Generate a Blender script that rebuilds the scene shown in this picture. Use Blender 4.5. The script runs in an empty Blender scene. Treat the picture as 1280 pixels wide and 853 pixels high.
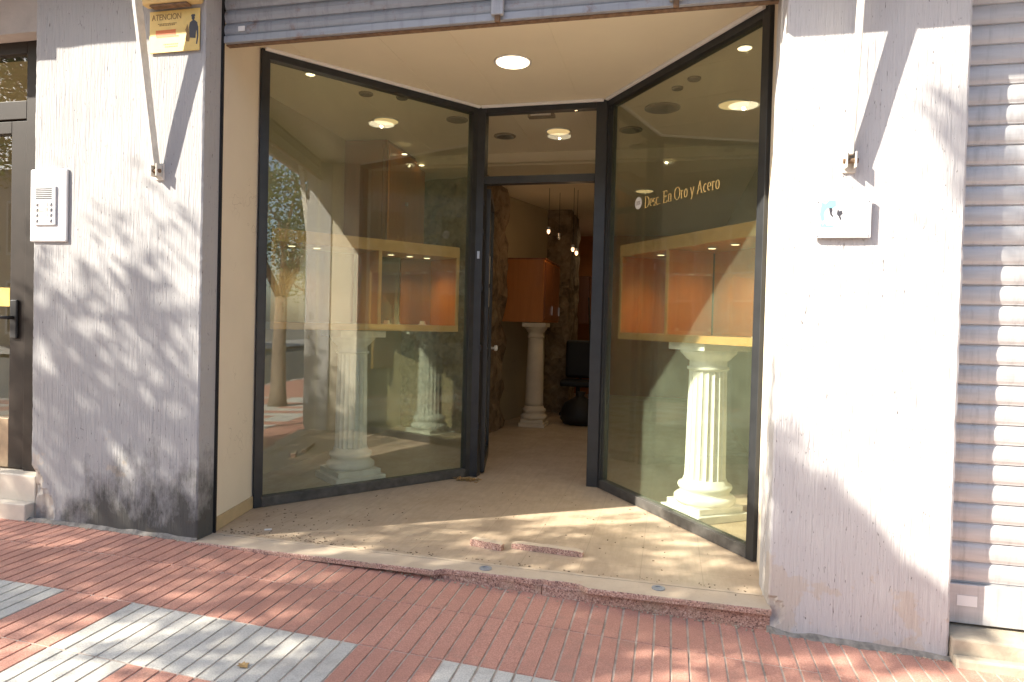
import bpy, bmesh, math, random
from mathutils import Vector, Matrix, noise
R = math.radians
random.seed(7)
scene = bpy.context.scene
COL = scene.collection

# ------------------------------------------------------------ camera
CAM = Vector((0, -3.416, 1.35))
yaw, pit, rol = R(13.387), R(1.072), R(1.483)
F = Vector((-math.sin(yaw)*math.cos(pit), math.cos(yaw)*math.cos(pit), -math.sin(pit)))
Rt = Vector((math.cos(yaw), math.sin(yaw), 0)); Up = Rt.cross(F)
Rt2 = math.cos(rol)*Rt + math.sin(rol)*Up; Up2 = -math.sin(rol)*Rt + math.cos(rol)*Up
cd = bpy.data.cameras.new('camera'); cam = bpy.data.objects.new('camera', cd); COL.objects.link(cam)
cd.sensor_width = 36; cd.lens = 829.5/1280*36; cd.clip_start = .05; cd.clip_end = 600
cd.shift_y = (426.5-419.6)/1280*-1
m3 = Matrix((Rt2, Up2, -F)).transposed()
cam.matrix_world = Matrix.Translation(CAM) @ m3.to_4x4()
scene.camera = cam

# ------------------------------------------------------------ light
SUN = Vector((1.545, 1.0, -1.33)).normalized()
el = math.asin(-SUN.z)
w = bpy.data.worlds.new('World'); scene.world = w; w.use_nodes = True
nt = w.node_tree; bg = nt.nodes['Background']
sky = nt.nodes.new('ShaderNodeTexSky'); sky.sky_type = 'NISHITA'; sky.sun_disc = False
sky.sun_elevation = el; sky.sun_rotation = math.atan2(-SUN.x, -SUN.y)
sky.dust_density = 1.6; sky.ozone_density = 1.0
nt.links.new(sky.outputs[0], bg.inputs[0]); bg.inputs[1].default_value = .12
ld = bpy.data.lights.new('sun', 'SUN'); ld.energy = 4.8; ld.angle = R(.55); ld.color = (1, .925, .80)
so = bpy.data.objects.new('sun', ld); COL.objects.link(so)
so.rotation_euler = SUN.to_track_quat('-Z', 'Y').to_euler()
scene.view_settings.view_transform = 'Standard'; scene.view_settings.look = 'None'
scene.view_settings.gamma = 1; scene.view_settings.use_curve_mapping = False
scene.view_settings.exposure = 1.65
scene.cycles.transparent_max_bounces = 24
scene.cycles.max_bounces = 10; scene.cycles.diffuse_bounces = 5; scene.cycles.glossy_bounces = 5

# ------------------------------------------------------------ materials
class NT:
    def __init__(s, name):
        s.m = bpy.data.materials.new(name); s.m.use_nodes = True; s.t = s.m.node_tree
        s.p = s.t.nodes['Principled BSDF']; s.out = s.t.nodes['Material Output']
        tc = s.t.nodes.new('ShaderNodeTexCoord'); s.co = tc.outputs['Object']
    def n(s, typ, **k):
        o = s.t.nodes.new(typ)
        for a, v in k.items(): setattr(o, a, v)
        return o
    def l(s, a, b): s.t.links.new(a, b)
    def mapping(s, scale, loc=(0, 0, 0), rot=(0, 0, 0)):
        m = s.n('ShaderNodeMapping'); m.inputs['Scale'].default_value = scale
        m.inputs['Location'].default_value = loc; m.inputs['Rotation'].default_value = rot
        s.l(s.co, m.inputs[0]); return m.outputs[0]
    def noise(s, scale=5, detail=4, rough=.55, vec=None, dist=0):
        n = s.n('ShaderNodeTexNoise'); n.inputs['Scale'].default_value = scale
        n.inputs['Detail'].default_value = detail; n.inputs['Roughness'].default_value = rough
        n.inputs['Distortion'].default_value = dist
        s.l(vec if vec is not None else s.co, n.inputs['Vector']); return n.outputs['Fac']
    def ramp(s, fac, pts):
        r = s.n('ShaderNodeValToRGB'); e = r.color_ramp.elements
        while len(e) < len(pts): e.new(.5)
        for el_, (p, c) in zip(e, pts):
            el_.position = p; el_.color = (c if isinstance(c, (tuple, list)) else (c, c, c))[:3] + (1,) if isinstance(c, tuple) else (c, c, c, 1)
        s.l(fac, r.inputs[0]); return r.outputs[0]
    def mix(s, fac, a, b, mode='MIX'):
        m = s.n('ShaderNodeMix', data_type='RGBA', blend_type=mode)
        for sock, v in ((m.inputs[0], fac), (m.inputs[6], a), (m.inputs[7], b)):
            if hasattr(v, 'links') or hasattr(v, 'is_linked'): s.l(v, sock)
            elif isinstance(v, tuple): sock.default_value = v[:3]+(1,)
            else: sock.default_value = v
        return m.outputs[2]
    def math(s, op, a, b=None, c=None):
        m = s.n('ShaderNodeMath', operation=op)
        for i, v in enumerate((a, b, c)):
            if v is None: continue
            if isinstance(v, (int, float)): m.inputs[i].default_value = v
            else: s.l(v, m.inputs[i])
        return m.outputs[0]
    def xyz(s, vec=None):
        x = s.n('ShaderNodeSeparateXYZ'); s.l(vec if vec is not None else s.co, x.inputs[0]); return x.outputs
    def bump(s, h, strength=.5, dist=.01, normal=None):
        b = s.n('ShaderNodeBump'); b.inputs['Strength'].default_value = strength; b.inputs['Distance'].default_value = dist
        s.l(h, b.inputs['Height'])
        if normal is not None: s.l(normal, b.inputs['Normal'])
        s.l(b.outputs[0], s.p.inputs['Normal']); return b.outputs[0]
    def color(s, c):
        if isinstance(c, tuple): s.p.inputs['Base Color'].default_value = c[:3]+(1,)
        else: s.l(c, s.p.inputs['Base Color'])
    def set(s, rough=.6, metal=0, spec=.5, coat=0):
        s.p.inputs['Roughness'].default_value = rough; s.p.inputs['Metallic'].default_value = metal
        s.p.inputs['Specular IOR Level'].default_value = spec; s.p.inputs['Coat Weight'].default_value = coat
        return s

def simple(name, col, rough=.6, metal=0, var=.12, scale=6, bump=0, spec=.5, coat=0, bscale=60):
    s = NT(name); n = s.noise(scale, 5, .6)
    a = tuple(max(0, c*(1-var)) for c in col); b = tuple(min(1, c*(1+var)) for c in col)
    s.color(s.ramp(n, [(.3, a), (.7, b)])); s.set(rough, metal, spec, coat)
    if bump: s.bump(s.noise(bscale, 4), bump, .004)
    return s.m

M = {}
def stucco(name, base, mildew=True, patch=True, pitk=.62):
    s = NT(name)
    cv = s.mapping((115, 115, 6.5)); fine = s.noise(1, 5, .7, cv, .3)
    cv2 = s.mapping((60, 60, 4.0), (3, 1, 5)); coarse = s.noise(1, 3, .6, cv2, .4)
    big = s.noise(1.4, 4, .6)
    c = s.mix(s.math('MULTIPLY', s.math('SUBTRACT', big, .3), .9), tuple(x*1.06 for x in base), tuple(x*.88 for x in base))
    pit = s.ramp(fine, [(.29, 1.0), (.37, 0.0)])
    c = s.mix(s.math('MULTIPLY', pit, pitk), c, (.13, .11, .10))
    pk = s.noise(1, 2, .5, s.mapping((130, 130, 30), (1, 7, 3)), .6); fleck = s.ramp(pk, [(.25, 1.0), (.31, 0.0)])
    c = s.mix(s.math('MULTIPLY', fleck, .75), c, (.10, .085, .075))
    z = s.xyz()[2]; x = s.xyz()[0]
    if patch:
        pn = s.noise(3.1, 5, .6, s.mapping((1, 1, 1), (2.2, 0, .4)))
        low = s.math('SUBTRACT', 1, s.math('MULTIPLY', z, 1.5)); 
        pf = s.math('ADD', pn, s.math('MULTIPLY', s.math('MAXIMUM', low, -1.0), .14))
        cor = s.math('MULTIPLY', s.math('LESS_THAN', s.math('ADD', x, s.math('MULTIPLY', pn, .35)), -3.70), s.math('LESS_THAN', s.math('ADD', z, s.math('MULTIPLY', pn, .25)), .52))
        pf = s.math('ADD', pf, s.math('MULTIPLY', cor, .3))
        pf = s.ramp(pf, [(.67, 0.0), (.69, 1.0)])
        c = s.mix(s.math('MULTIPLY', pf, .7), c, (.50, .44, .37))
    if mildew:
        mn = s.noise(5.2, 6, .7, s.mapping((1, 1, .55)))
        hgt = s.math('SUBTRACT', .52, z)            # grows from the damp foot
        side = s.math('MULTIPLY', s.math('ADD', x, 3.55), .55)
        mf = s.math('ADD', s.math('ADD', mn, s.math('MULTIPLY', hgt, .85)), s.math('MINIMUM', side, .12))
        mf = s.ramp(mf, [(.66, 0.0), (.95, 1.0)])
        c = s.mix(s.math('MULTIPLY', mf, .86), c, (.045, .043, .035))
    s.color(c); s.set(.9, 0, .2)
    h = s.math('SUBTRACT', s.math('ADD', s.math('MULTIPLY', fine, .75), s.math('MULTIPLY', coarse, .8)), s.math('MULTIPLY', fleck, .5))
    s.bump(h, .75, .008)
    return s.m
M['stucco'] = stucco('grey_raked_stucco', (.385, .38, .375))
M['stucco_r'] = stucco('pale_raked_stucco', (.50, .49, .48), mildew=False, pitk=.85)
M['lintel'] = simple('painted_render', (.42, .38, .34), .85, var=.1, bump=.3)

def plaster(name, base):
    s = NT(name); n = s.noise(2.2, 5); c = s.ramp(n, [(.3, tuple(x*.92 for x in base)), (.7, base)])
    cr = s.n('ShaderNodeTexVoronoi', feature='DISTANCE_TO_EDGE'); cr.inputs['Scale'].default_value = 2.3
    w_ = s.n('ShaderNodeVectorMath', operation='ADD'); nn = s.n('ShaderNodeTexNoise'); nn.inputs['Scale'].default_value = 7
    s.l(s.co, nn.inputs['Vector']); s.l(nn.outputs['Color'], w_.inputs[0]); s.l(s.co, w_.inputs[1]); s.l(w_.outputs[0], cr.inputs['Vector'])
    crack = s.ramp(cr.outputs['Distance'], [(.003, 1.0), (.010, 0.0)])
    gate = s.ramp(s.noise(1.7, 2), [(.55, 0.0), (.62, 1.0)])
    f = s.math('MULTIPLY', crack, gate)
    c = s.mix(s.math('MULTIPLY', f, .6), c, (.2, .15, .1))
    s.color(c); s.set(.75, 0, .3); s.bump(s.noise(25, 4), .15, .004); return s.m
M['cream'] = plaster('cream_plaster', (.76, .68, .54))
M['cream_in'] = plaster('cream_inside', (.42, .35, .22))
M['ceil'] = simple('ceiling_board', (.76, .68, .50), .7, var=.03, scale=2)
M['frame'] = simple('dark_aluminium', (.040, .042, .044), .38, metal=.4, var=.15, scale=9)
M['frame_dusty'] = simple('dusty_dark_aluminium', (.085, .08, .072), .6, metal=.2, var=.35, scale=14)
M['black'] = simple('black_plastic', (.010, .010, .010), .6)
M['steel'] = simple('bright_steel', (.6, .6, .6), .3, metal=1)
M['white'] = simple('white_paint', (.78, .77, .74), .45, var=.04)
M['offwhite'] = simple('offwhite_weathered', (.62, .59, .52), .55, var=.15, scale=20)
M['column'] = simple('white_plaster_column', (.74, .73, .69), .6, var=.12, scale=11, bump=.25)
M['column_in'] = simple('stone_coloured_column', (.62, .54, .42), .6, var=.08, bump=.1)
M['galv'] = None

def wood(name, a, b, rough=.35, sc=(3, 3, 18), rot=(0, 0, 0)):
    s = NT(name); n = s.noise(1, 6, .6, s.mapping(sc, rot=rot), .8); n2 = s.noise(1.3, 2)
    c = s.ramp(n, [(.3, a), (.7, b)]); c = s.mix(s.math('MULTIPLY', n2, .3), c, tuple(x*.7 for x in a))
    s.color(c); s.set(rough, 0, .4, .2); s.bump(n, .06, .003); return s.m
M['wood'] = wood('cherry_veneer', (.44, .145, .026), (.55, .20, .042), .4, (14, 14, 1.3))
M['wood_pale'] = wood('honey_oak_trim', (.42, .235, .075), (.54, .32, .115), .4, (9, 9, 9))
M['wood_dark'] = wood('dark_cherry_veneer', (.19, .062, .02), (.27, .095, .032), .35, (14, 14, 1.3))
M['orange_wall'] = simple('ochre_wall', (.42, .16, .05), .8)

def stone():
    s = NT('rough_brown_stone'); v = s.n('ShaderNodeTexVoronoi'); v.inputs['Scale'].default_value = 9; v.inputs['Randomness'].default_value = 1
    s.l(s.co, v.inputs['Vector']); n = s.noise(9, 8, .7)
    c = s.ramp(s.math('ADD', s.math('MULTIPLY', s.xyz(v.outputs['Color'])[0], .18), s.math('MULTIPLY', n, .82)), [(.3, (.12, .085, .055)), (.5, (.26, .19, .12)), (.72, (.38, .30, .2))])
    s.color(c); s.set(.95, 0, .15); s.bump(s.math('ADD', n, s.math('MULTIPLY', v.outputs['Distance'], .6)), 1, .05); return s.m
M['stone'] = stone()

def floor_mat():
    s = NT('beige_floor_tiles')
    br = s.n('ShaderNodeTexBrick'); br.offset = 0.0; br.inputs['Scale'].default_value = 1; br.inputs['Mortar Size'].default_value = .0022
    br.inputs['Brick Width'].default_value = .33; br.inputs['Row Height'].default_value = .33; br.inputs['Mortar Smooth'].default_value = .3
    s.l(s.mapping((1, 1, 1), (.12, -.02, 0)), br.inputs['Vector'])
    fine = s.noise(1, 6, .65, s.mapping((30, 6, 6), rot=(0, 0, .0)))
    big = s.noise(2.6, 5, .65)
    c = s.ramp(fine, [(.3, (.43, .335, .235)), (.7, (.54, .43, .31))])
    c = s.mix(s.ramp(big, [(.45, 0.0), (.8, .55)]), c, (.35, .25, .16))
    c = s.mix(s.math('MULTIPLY', br.outputs['Fac'], .45), c, (.26, .19, .13))
    sp = s.ramp(s.noise(55, 3, .6), [(.70, 0.0), (.74, 1.0)])
    c = s.mix(s.math('MULTIPLY', sp, .5), c, (.18, .12, .08))
    s.color(c)
    s.l(s.ramp(big, [(.3, .32), (.7, .62)]), s.p.inputs['Roughness']); s.p.inputs['Specular IOR Level'].default_value = .4
    s.bump(s.math('SUBTRACT', s.math('MULTIPLY', fine, .3), br.outputs['Fac']), .12, .003); return s.m
M['floor'] = floor_mat()

def granite():
    s = NT('pink_granite'); v = s.noise(120, 3, .7); n = s.noise(6, 5, .65)
    c = s.ramp(v, [(.36, (.07, .045, .04)), (.46, (.38, .22, .17)), (.58, (.50, .31, .24)), (.68, (.66, .56, .48))])
    c = s.mix(s.ramp(n, [(.5, 0.0), (.75, .7)]), c, (.34, .27, .19))
    s.color(c); s.set(.7, 0, .3); s.bump(v, .12, .002); return s.m
M['granite'] = granite()
def dusty_and_lit_top():
    s = NT('worn_and_lit_beige_stone'); v = s.noise(70, 4, .7); n = s.noise(4, 6, .65)
    c = s.ramp(n, [(.3, (.50, .40, .29)), (.7, (.60, .50, .38))]); c = s.mix(s.ramp(v, [(.6, 0.0), (.72, .5)]), c, (.25, .18, .13))
    s.color(c); s.set(.75, 0, .3); s.bump(v, .2, .003); return s.m
M['sill'] = dusty_and_lit_top()

def paver(name, a, b):
    s = NT(name); n = s.noise(160, 3, .7); big = s.noise(2.5, 5, .6)
    c = s.ramp(n, [(.35, tuple(x*.74 for x in a)), (.5, a), (.66, b)])
    c = s.mix(s.ramp(big, [(.45, 0.0), (.75, .45)]), c, tuple(x*.62 for x in a))
    X_ = s.xyz(); cx_ = s.n('ShaderNodeCombineXYZ'); s.l(s.math('FLOOR', s.math('DIVIDE', s.math('ADD', X_[0], 2.45), .39)), cx_.inputs[0]); s.l(s.math('FLOOR', s.math('DIVIDE', s.math('SUBTRACT', X_[1], .105), .44)), cx_.inputs[1])
    wn = s.n('ShaderNodeTexWhiteNoise'); s.l(cx_.outputs[0], wn.inputs['Vector'])
    c = s.mix(s.math('MULTIPLY', wn.outputs['Value'], .30), c, tuple(x*.68 for x in a))
    dirt = s.ramp(s.noise(9, 7, .75), [(.52, 0.0), (.70, .35)]); c = s.mix(dirt, c, (.20, .165, .13))
    gum = s.n('ShaderNodeTexVoronoi'); gum.inputs['Scale'].default_value = 2.0; s.l(s.mapping((1, 1, 0)), gum.inputs['Vector'])
    g = s.ramp(gum.outputs['Distance'], [(.035, 1.0), (.045, 0.0)])
    c = s.mix(s.math('MULTIPLY', g, .55), c, (.09, .085, .08))
    s.color(c); s.set(.85, 0, .25); s.bump(n, .3, .002); return s.m
M['red_paver'] = paver('red_striped_paver', (.52, .262, .195), (.62, .36, .28))
M['white_paver'] = paver('pale_striped_paver', (.58, .56, .50), (.68, .66, .60))
M['grout'] = simple('grout', (.46, .38, .31), .95, var=.4, scale=12, bump=.3)
M['mortar'] = simple('dirty_mortar', (.26, .235, .20), .95, var=.4, scale=25, bump=.4)
M['asphalt'] = simple('asphalt', (.055, .055, .055), .9, var=.3, scale=30, bump=.4)
M['kerb'] = simple('kerb_stone', (.36, .34, .31), .85, var=.15, bump=.2)
M['far_ground'] = simple('far_ground', (.16, .15, .13), .95, var=.3, scale=.3)

def galvanised(name, base, rust=True, bands=False):
    s = NT(name); n = s.noise(1, 5, .65, s.mapping((3, 3, 30))); n2 = s.noise(7, 6, .7)
    c = s.ramp(n, [(.3, tuple(x*.82 for x in base)), (.7, base)])
    if rust: c = s.mix(s.ramp(n2, [(.58, 0.0), (.72, .8)]), c, (.20, .085, .03))
    dr = s.ramp(s.noise(1, 5, .7, s.mapping((26, 26, 1.6))), [(.50, 0.0), (.72, .5)]); c = s.mix(dr, c, tuple(x*.45 for x in base))
    s.color(c); s.set(.5, .25, .4); s.bump(s.noise(3.5, 3), .25, .02); return s.m
M['galv'] = galvanised('galvanised_steel', (.42, .43, .45), False)
M['galv_rust'] = galvanised('rusty_galvanised', (.36, .38, .41), True)
M['rust'] = simple('rust', (.17, .105, .06), .9, var=.4, scale=30, bump=.3)
M['bark'] = simple('grey_bark', (.22, .17, .13), .95, var=.35, scale=14, bump=.8, bscale=18)
def leafm(name, a, b):
    s = NT(name); n = s.noise(1.6, 4); s.color(s.ramp(n, [(.3, a), (.7, b)])); s.set(.5, 0, .4)
    tr = s.n('ShaderNodeBsdfTranslucent'); tr.inputs[0].default_value = (b[0]*1.6, b[1]*1.8, b[2], 1)
    mx = s.n('ShaderNodeMixShader'); mx.inputs[0].default_value = .28
    s.l(s.p.outputs[0], mx.inputs[1]); s.l(tr.outputs[0], mx.inputs[2]); s.l(mx.outputs[0], s.out.inputs[0]); return s.m
M['leaf'] = leafm('green_leaves', (.035, .075, .018), (.075, .12, .03))
M['dry_leaf'] = simple('dry_leaf', (.34, .22, .09), .8, var=.4, scale=40)

def glass(name, tint, dirt=.03, dcol=(.50, .60, .42), ior=1.52, boost=1.0, extra=0.0):
    s = NT(name); s.t.nodes.remove(s.p)
    t = s.n('ShaderNodeBsdfTransparent'); t.inputs[0].default_value = tint+(1,)
    g = s.n('ShaderNodeBsdfGlossy'); g.inputs['Roughness'].default_value = 0.0; g.inputs[0].default_value = (1, 1, 1, 1)
    fr = s.n('ShaderNodeFresnel'); ge = s.n('ShaderNodeNewGeometry')
    s.l(s.math('MULTIPLY_ADD', ge.outputs['Backfacing'], 1/ior-ior, ior), fr.inputs[0])
    d = s.n('ShaderNodeBsdfDiffuse'); d.inputs[0].default_value = dcol+(1,)
    tl = s.n('ShaderNodeBsdfTranslucent'); tl.inputs[0].default_value = dcol+(1,)
    ad = s.n('ShaderNodeMixShader'); ad.inputs[0].default_value = .35; s.l(d.outputs[0], ad.inputs[1]); s.l(tl.outputs[0], ad.inputs[2])
    m1 = s.n('ShaderNodeMixShader'); s.l(s.math('MULTIPLY_ADD', fr.outputs[0], boost, extra), m1.inputs[0]); s.l(t.outputs[0], m1.inputs[1]); s.l(g.outputs[0], m1.inputs[2])
    m2 = s.n('ShaderNodeMixShader')
    dn = s.math('MULTIPLY_ADD', s.ramp(s.noise(3, 6, .7), [(.3, 0.0), (.75, 1.0)]), dirt*.8, dirt*.6)
    s.l(dn, m2.inputs[0]); s.l(m1.outputs[0], m2.inputs[1]); s.l(ad.outputs[0], m2.inputs[2]); s.l(m2.outputs[0], s.out.inputs[0])
    return s.m
M['glass'] = glass('shop_window_glass', (.95, .975, .92), .058, boost=1.0, extra=.045)
M['glass_in'] = glass('case_glass', (.97, .98, .96), .003)
def emit(name, col, st):
    s = NT(name); s.color(col); s.p.inputs['Emission Color'].default_value = col+(1,); s.p.inputs['Emission Strength'].default_value = st; return s.m
M['lamp'] = emit('lamp_glow', (1, .86, .58), 1.7); M['lamp_dim'] = emit('dim_lamp_glow', (1, .72, .34), .22); M['bulb'] = emit('bulb_glow', (1, .62, .36), .8)
M['spot'] = emit('spot_glow', (1, .82, .5), 1.0)
def flat(name, c, rough=.6): s = NT(name); s.color(c); s.set(rough); return s.m
M['yellow_sign'] = simple('faded_yellow_sign', (.70, .50, .16), .5, var=.1, scale=18)
M['dark_ink'] = flat('dark_ink', (.05, .05, .06)); M['brown_ink'] = flat('faded_brown_ink', (.26, .15, .05)); M['red_ink'] = flat('faded_red_ink', (.62, .17, .05))
M['blue_ink'] = flat('pale_blue_ink', (.22, .62, .78)); M['grey_ink'] = flat('grey_ink', (.42, .40, .38)); M['gold'] = simple('gold_lettering', (.85, .62, .24), .4, var=.05)
M['peach'] = flat('peach_ink', (.75, .55, .35))
M['bronze'] = simple('bronze_aluminium', (.022, .016, .012), .5, metal=.0, spec=.25, var=.2)
M['bronze_lit'] = simple('sunlit_bronze_rail', (.30, .22, .14), .5, metal=.2, var=.3)  # lighter copy of the bronze, with the sunlight on the rail painted in
M['step'] = simple('pale_marble_step', (.66, .59, .48), .6, var=.1, bump=.15)
M['conc'] = simple('beige_concrete', (.42, .36, .27), .9, var=.2, scale=9, bump=.5)
M['facade'] = simple('far_facade', (.50, .44, .36), .85, var=.08, scale=1); M['facade2'] = simple('far_facade_white', (.62, .60, .56), .85, var=.06, scale=1)
M['far_glass'] = simple('far_window_glass', (.05, .06, .07), .1)
M['pipe'] = simple('dusty_brown', (.2, .15, .1), .8)
M['mirror'] = simple('dark_mirror_strip', (.10, .085, .08), .15, metal=.6)

# ------------------------------------------------------------ mesh tools
class MB:
    def __init__(s): s.v = []; s.f = []; s.mi = []
    def add(s, vs, fs, mi=0, M4=None):
        o = len(s.v); s.v += [tuple(M4 @ Vector(v)) if M4 else tuple(v) for v in vs]
        s.f += [tuple(i+o for i in f) for f in fs]; s.mi += [mi]*len(fs); return s
    def box(s, a, b, M4=None, mi=0, taper=0):
        (x0, y0, z0), (x1, y1, z1) = a, b; t = taper
        vs = [(x0, y0, z0), (x1, y0, z0), (x1, y1, z0), (x0, y1, z0), (x0+t, y0+t, z1), (x1-t, y0+t, z1), (x1-t, y1-t, z1), (x0+t, y1-t, z1)]
        return s.add(vs, [(0, 3, 2, 1), (4, 5, 6, 7), (0, 1, 5, 4), (1, 2, 6, 5), (2, 3, 7, 6), (3, 0, 4, 7)], mi, M4)
    def prism(s, poly, z0, z1, M4=None, mi=0):
        n = len(poly); vs = [(x, y, z0) for x, y in poly]+[(x, y, z1) for x, y in poly]
        fs = [tuple(range(n-1, -1, -1)), tuple(range(n, 2*n))]+[(i, (i+1) % n, n+(i+1) % n, n+i) for i in range(n)]
        return s.add(vs, fs, mi, M4)
    def tube(s, pts, r, n=10, mi=0, cap=True):
        pts = [Vector(p) for p in pts]; rs = r if isinstance(r, (list, tuple)) else [r]*len(pts); vs = []; 
        up = Vector((0, 0, 1))
        for i, p in enumerate(pts):
            d = (pts[min(i+1, len(pts)-1)]-pts[max(i-1, 0)]).normalized()
            a = d.cross(up if abs(d.z) < .95 else Vector((1, 0, 0))).normalized(); b = d.cross(a)
            for k in range(n):
                t = 2*math.pi*k/n; vs.append(p+(a*math.cos(t)+b*math.sin(t))*rs[i])
        fs = [(i*n+k, i*n+(k+1) % n, (i+1)*n+(k+1) % n, (i+1)*n+k) for i in range(len(pts)-1) for k in range(n)]
        if cap: fs += [tuple(range(n))[::-1], tuple(range((len(pts)-1)*n, len(pts)*n))]
        return s.add(vs, fs, mi)
    def lathe(s, prof, c=(0, 0, 0), n=40, flute=None, mi=0, M4=None):
        vs = []
        for (r, z) in prof:
            for k in range(n):
                t = 2*math.pi*k/n; rr = r*(1-flute(k)) if flute else r
                vs.append((c[0]+rr*math.cos(t), c[1]+rr*math.sin(t), c[2]+z))
        m = len(prof)
        fs = [(i*n+k, i*n+(k+1) % n, (i+1)*n+(k+1) % n, (i+1)*n+k) for i in range(m-1) for k in range(n)]
        fs += [tuple(range(n))[::-1], tuple(range((m-1)*n, m*n))]
        return s.add(vs, fs, mi, M4)
    def build(s, name, mat, parent=None, bevel=0, smooth=False):
        me = bpy.data.meshes.new(name); me.from_pydata(s.v, [], s.f); me.update()
        bm = bmesh.new(); bm.from_mesh(me); bmesh.ops.recalc_face_normals(bm, faces=bm.faces); bm.to_mesh(me); bm.free()
        for m_ in (mat if isinstance(mat, list) else [mat]): me.materials.append(m_)
        if isinstance(mat, list): me.polygons.foreach_set('material_index', s.mi)
        if smooth: me.polygons.foreach_set('use_smooth', [True]*len(me.polygons))
        o = bpy.data.objects.new(name, me); COL.objects.link(o)
        if parent:
            o.parent = parent; o.matrix_parent_inverse = Matrix.Identity(4)
            if parent.get('_w'): pass
            o.location = -Vector(parent.location) if parent.type == 'EMPTY' and not parent.parent and parent.rotation_euler.z == 0 else (0, 0, 0)
        if bevel:
            b = o.modifiers.new('bevel', 'BEVEL'); b.width = bevel; b.segments = 2 if bevel < .02 else 4; b.limit_method = 'ANGLE'; b.angle_limit = R(40)
        if smooth and not bevel:
            pass
        return o
def tag(o, label=None, cat=None, group=None, kind=None):
    for k, v in (('label', label), ('category', cat), ('group', group), ('kind', kind)):
        if v: o[k] = v
    return o
def thing(name, loc, label, cat, group=None):
    o = bpy.data.objects.new(name, None); o.location = loc; o.empty_display_size = .1; COL.objects.link(o)
    return tag(o, label, cat, group)
def struct(o, label=None): o['kind'] = 'structure'; return o
def text_mesh(txt, size, extrude=.0008):
    c = bpy.data.curves.new('lettering', 'FONT'); c.body = txt; c.size = size; c.extrude = extrude; c.align_x = 'LEFT'
    o = bpy.data.objects.new('lettering', c); COL.objects.link(o); dg = bpy.context.evaluated_depsgraph_get(); dg.update()
    me = bpy.data.meshes.new_from_object(o.evaluated_get(dg)); vs = [tuple(v.co) for v in me.vertices]; fs = [tuple(p.vertices) for p in me.polygons]
    bpy.data.objects.remove(o); bpy.data.curves.remove(c); bpy.data.meshes.remove(me); return vs, fs
def gz(x, y=0):                                   # height of the sloping pavement
    t = x+2.9
    return -.034*t if t > 0 else -.006*t - (0 if y > -.2 else 0)
def line_matrix(A, B, z=0):                       # local x along A->B, local y = away from the street side, z up
    a = Vector((A[0], A[1], z)); d = Vector((B[0]-A[0], B[1]-A[1], 0)).normalized(); n = Vector((-d.y, d.x, 0))
    m = Matrix((( d.x, n.x, 0, a.x), (d.y, n.y, 0, a.y), (0, 0, 1, a.z), (0, 0, 0, 1))); return m
def L(A, B): return math.hypot(B[0]-A[0], B[1]-A[1])

P1, P2, P3, P4 = (-2.829, .695), (-1.675, 2.155), (-.545, 2.139), (.527, .650)
HC = 3.216
XL0, XL1, XR0, XR1 = -3.97, -2.717, .498, 1.293

# ------------------------------------------------------------ the ground
def grid_sheet(name, x0, x1, y0, y1, nx, ny, zf, mat):
    mb = MB(); vs = [(x0+(x1-x0)*i/nx, y0+(y1-y0)*j/ny) for j in range(ny+1) for i in range(nx+1)]
    mb.add([(x, y, zf(x, y)) for x, y in vs], [(j*(nx+1)+i, j*(nx+1)+i+1, (j+1)*(nx+1)+i+1, (j+1)*(nx+1)+i) for j in range(ny) for i in range(nx)])
    return mb.build(name, mat)
def pave_z(x, y): return gz(max(-14, min(14, x)))+.012*max(-4.2, min(0, y))
struct(grid_sheet('ground', -300, 300, -300, 300, 6, 6, lambda x, y: -.95, M['far_ground']))
struct(grid_sheet('road', -60, 60, -12.5, -4.32, 60, 4, lambda x, y: pave_z(x, -4.2)-.13, M['asphalt']))
struct(grid_sheet('far_pavement', -60, 60, -17, -12.5, 60, 2, lambda x, y: pave_z(x, -4.2)-.02, M['kerb']))
kb = MB()
for i in range(-30, 31):
    z = pave_z(i*1.0, -4.2); kb.box((i-.495, -4.32, z-.4), (i+.495, -4.17, z+.004))
struct(kb.build('kerb', M['kerb'], bevel=.01))
pv = MB(); TX, TY, OX = .39, .44, -2.45
grid = 0; nx = 44
for j in range(0, 10):
    y1 = .105-j*TY; y0 = y1-TY
    if j == 0: y1 = .12
    for i in range(-20, 24):
        x0 = OX+i*TX
        if x0 < -11 or x0 > 6.5: continue
        # 3x3 white rings with a red centre, red rows and columns between
        ii = i % 4; jj = (j-2) % 4
        wh = j >= 2 and jj < 3 and ii < 3 and not (ii == 1 and jj == 1)
        ty0 = y0+.004; ty1 = y1-.004
        off = random.uniform(-.0012, .0012)
        for k in range(5):
            xa = x0+k*TX/5+(.0045 if k else .004)-.001; xb = x0+(k+1)*TX/5-(.0045 if k < 4 else .004)+.001
            t = .0025
            vs = []
            for (zz, q) in ((-.012, 0), (0, t)):
                for (xx, yy) in ((xa+q, ty0+q), (xb-q, ty0+q), (xb-q, ty1-q), (xa+q, ty1-q)):
                    vs.append((xx, yy, pave_z(xx, yy)+zz+off))
            pv.add(vs, [(4, 5, 6, 7), (0, 1, 5, 4), (1, 2, 6, 5), (2, 3, 7, 6), (3, 0, 4, 7)], 1 if wh else 0)
# grout bed under the bars
gv = [(-11.2+17.9*i/24, y) for y in (-4.17, .13) for i in range(25)]
pv.add([(x, y, pave_z(x, y)-.0035) for x, y in gv], [(i, i+1, 25+i+1, 25+i) for i in range(24)], 2)
po = pv.build('pavement', [M['red_paver'], M['white_paver'], M['grout']]); struct(po)
for nm, a, b in (('pavement_beyond', -60, -11.2), ('pavement_further', 6.7, 60)):
    struct(grid_sheet(nm, a, b, -4.17, .13, 40, 1, lambda x, y: pave_z(x, y)-.006, M['red_paver']))

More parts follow.
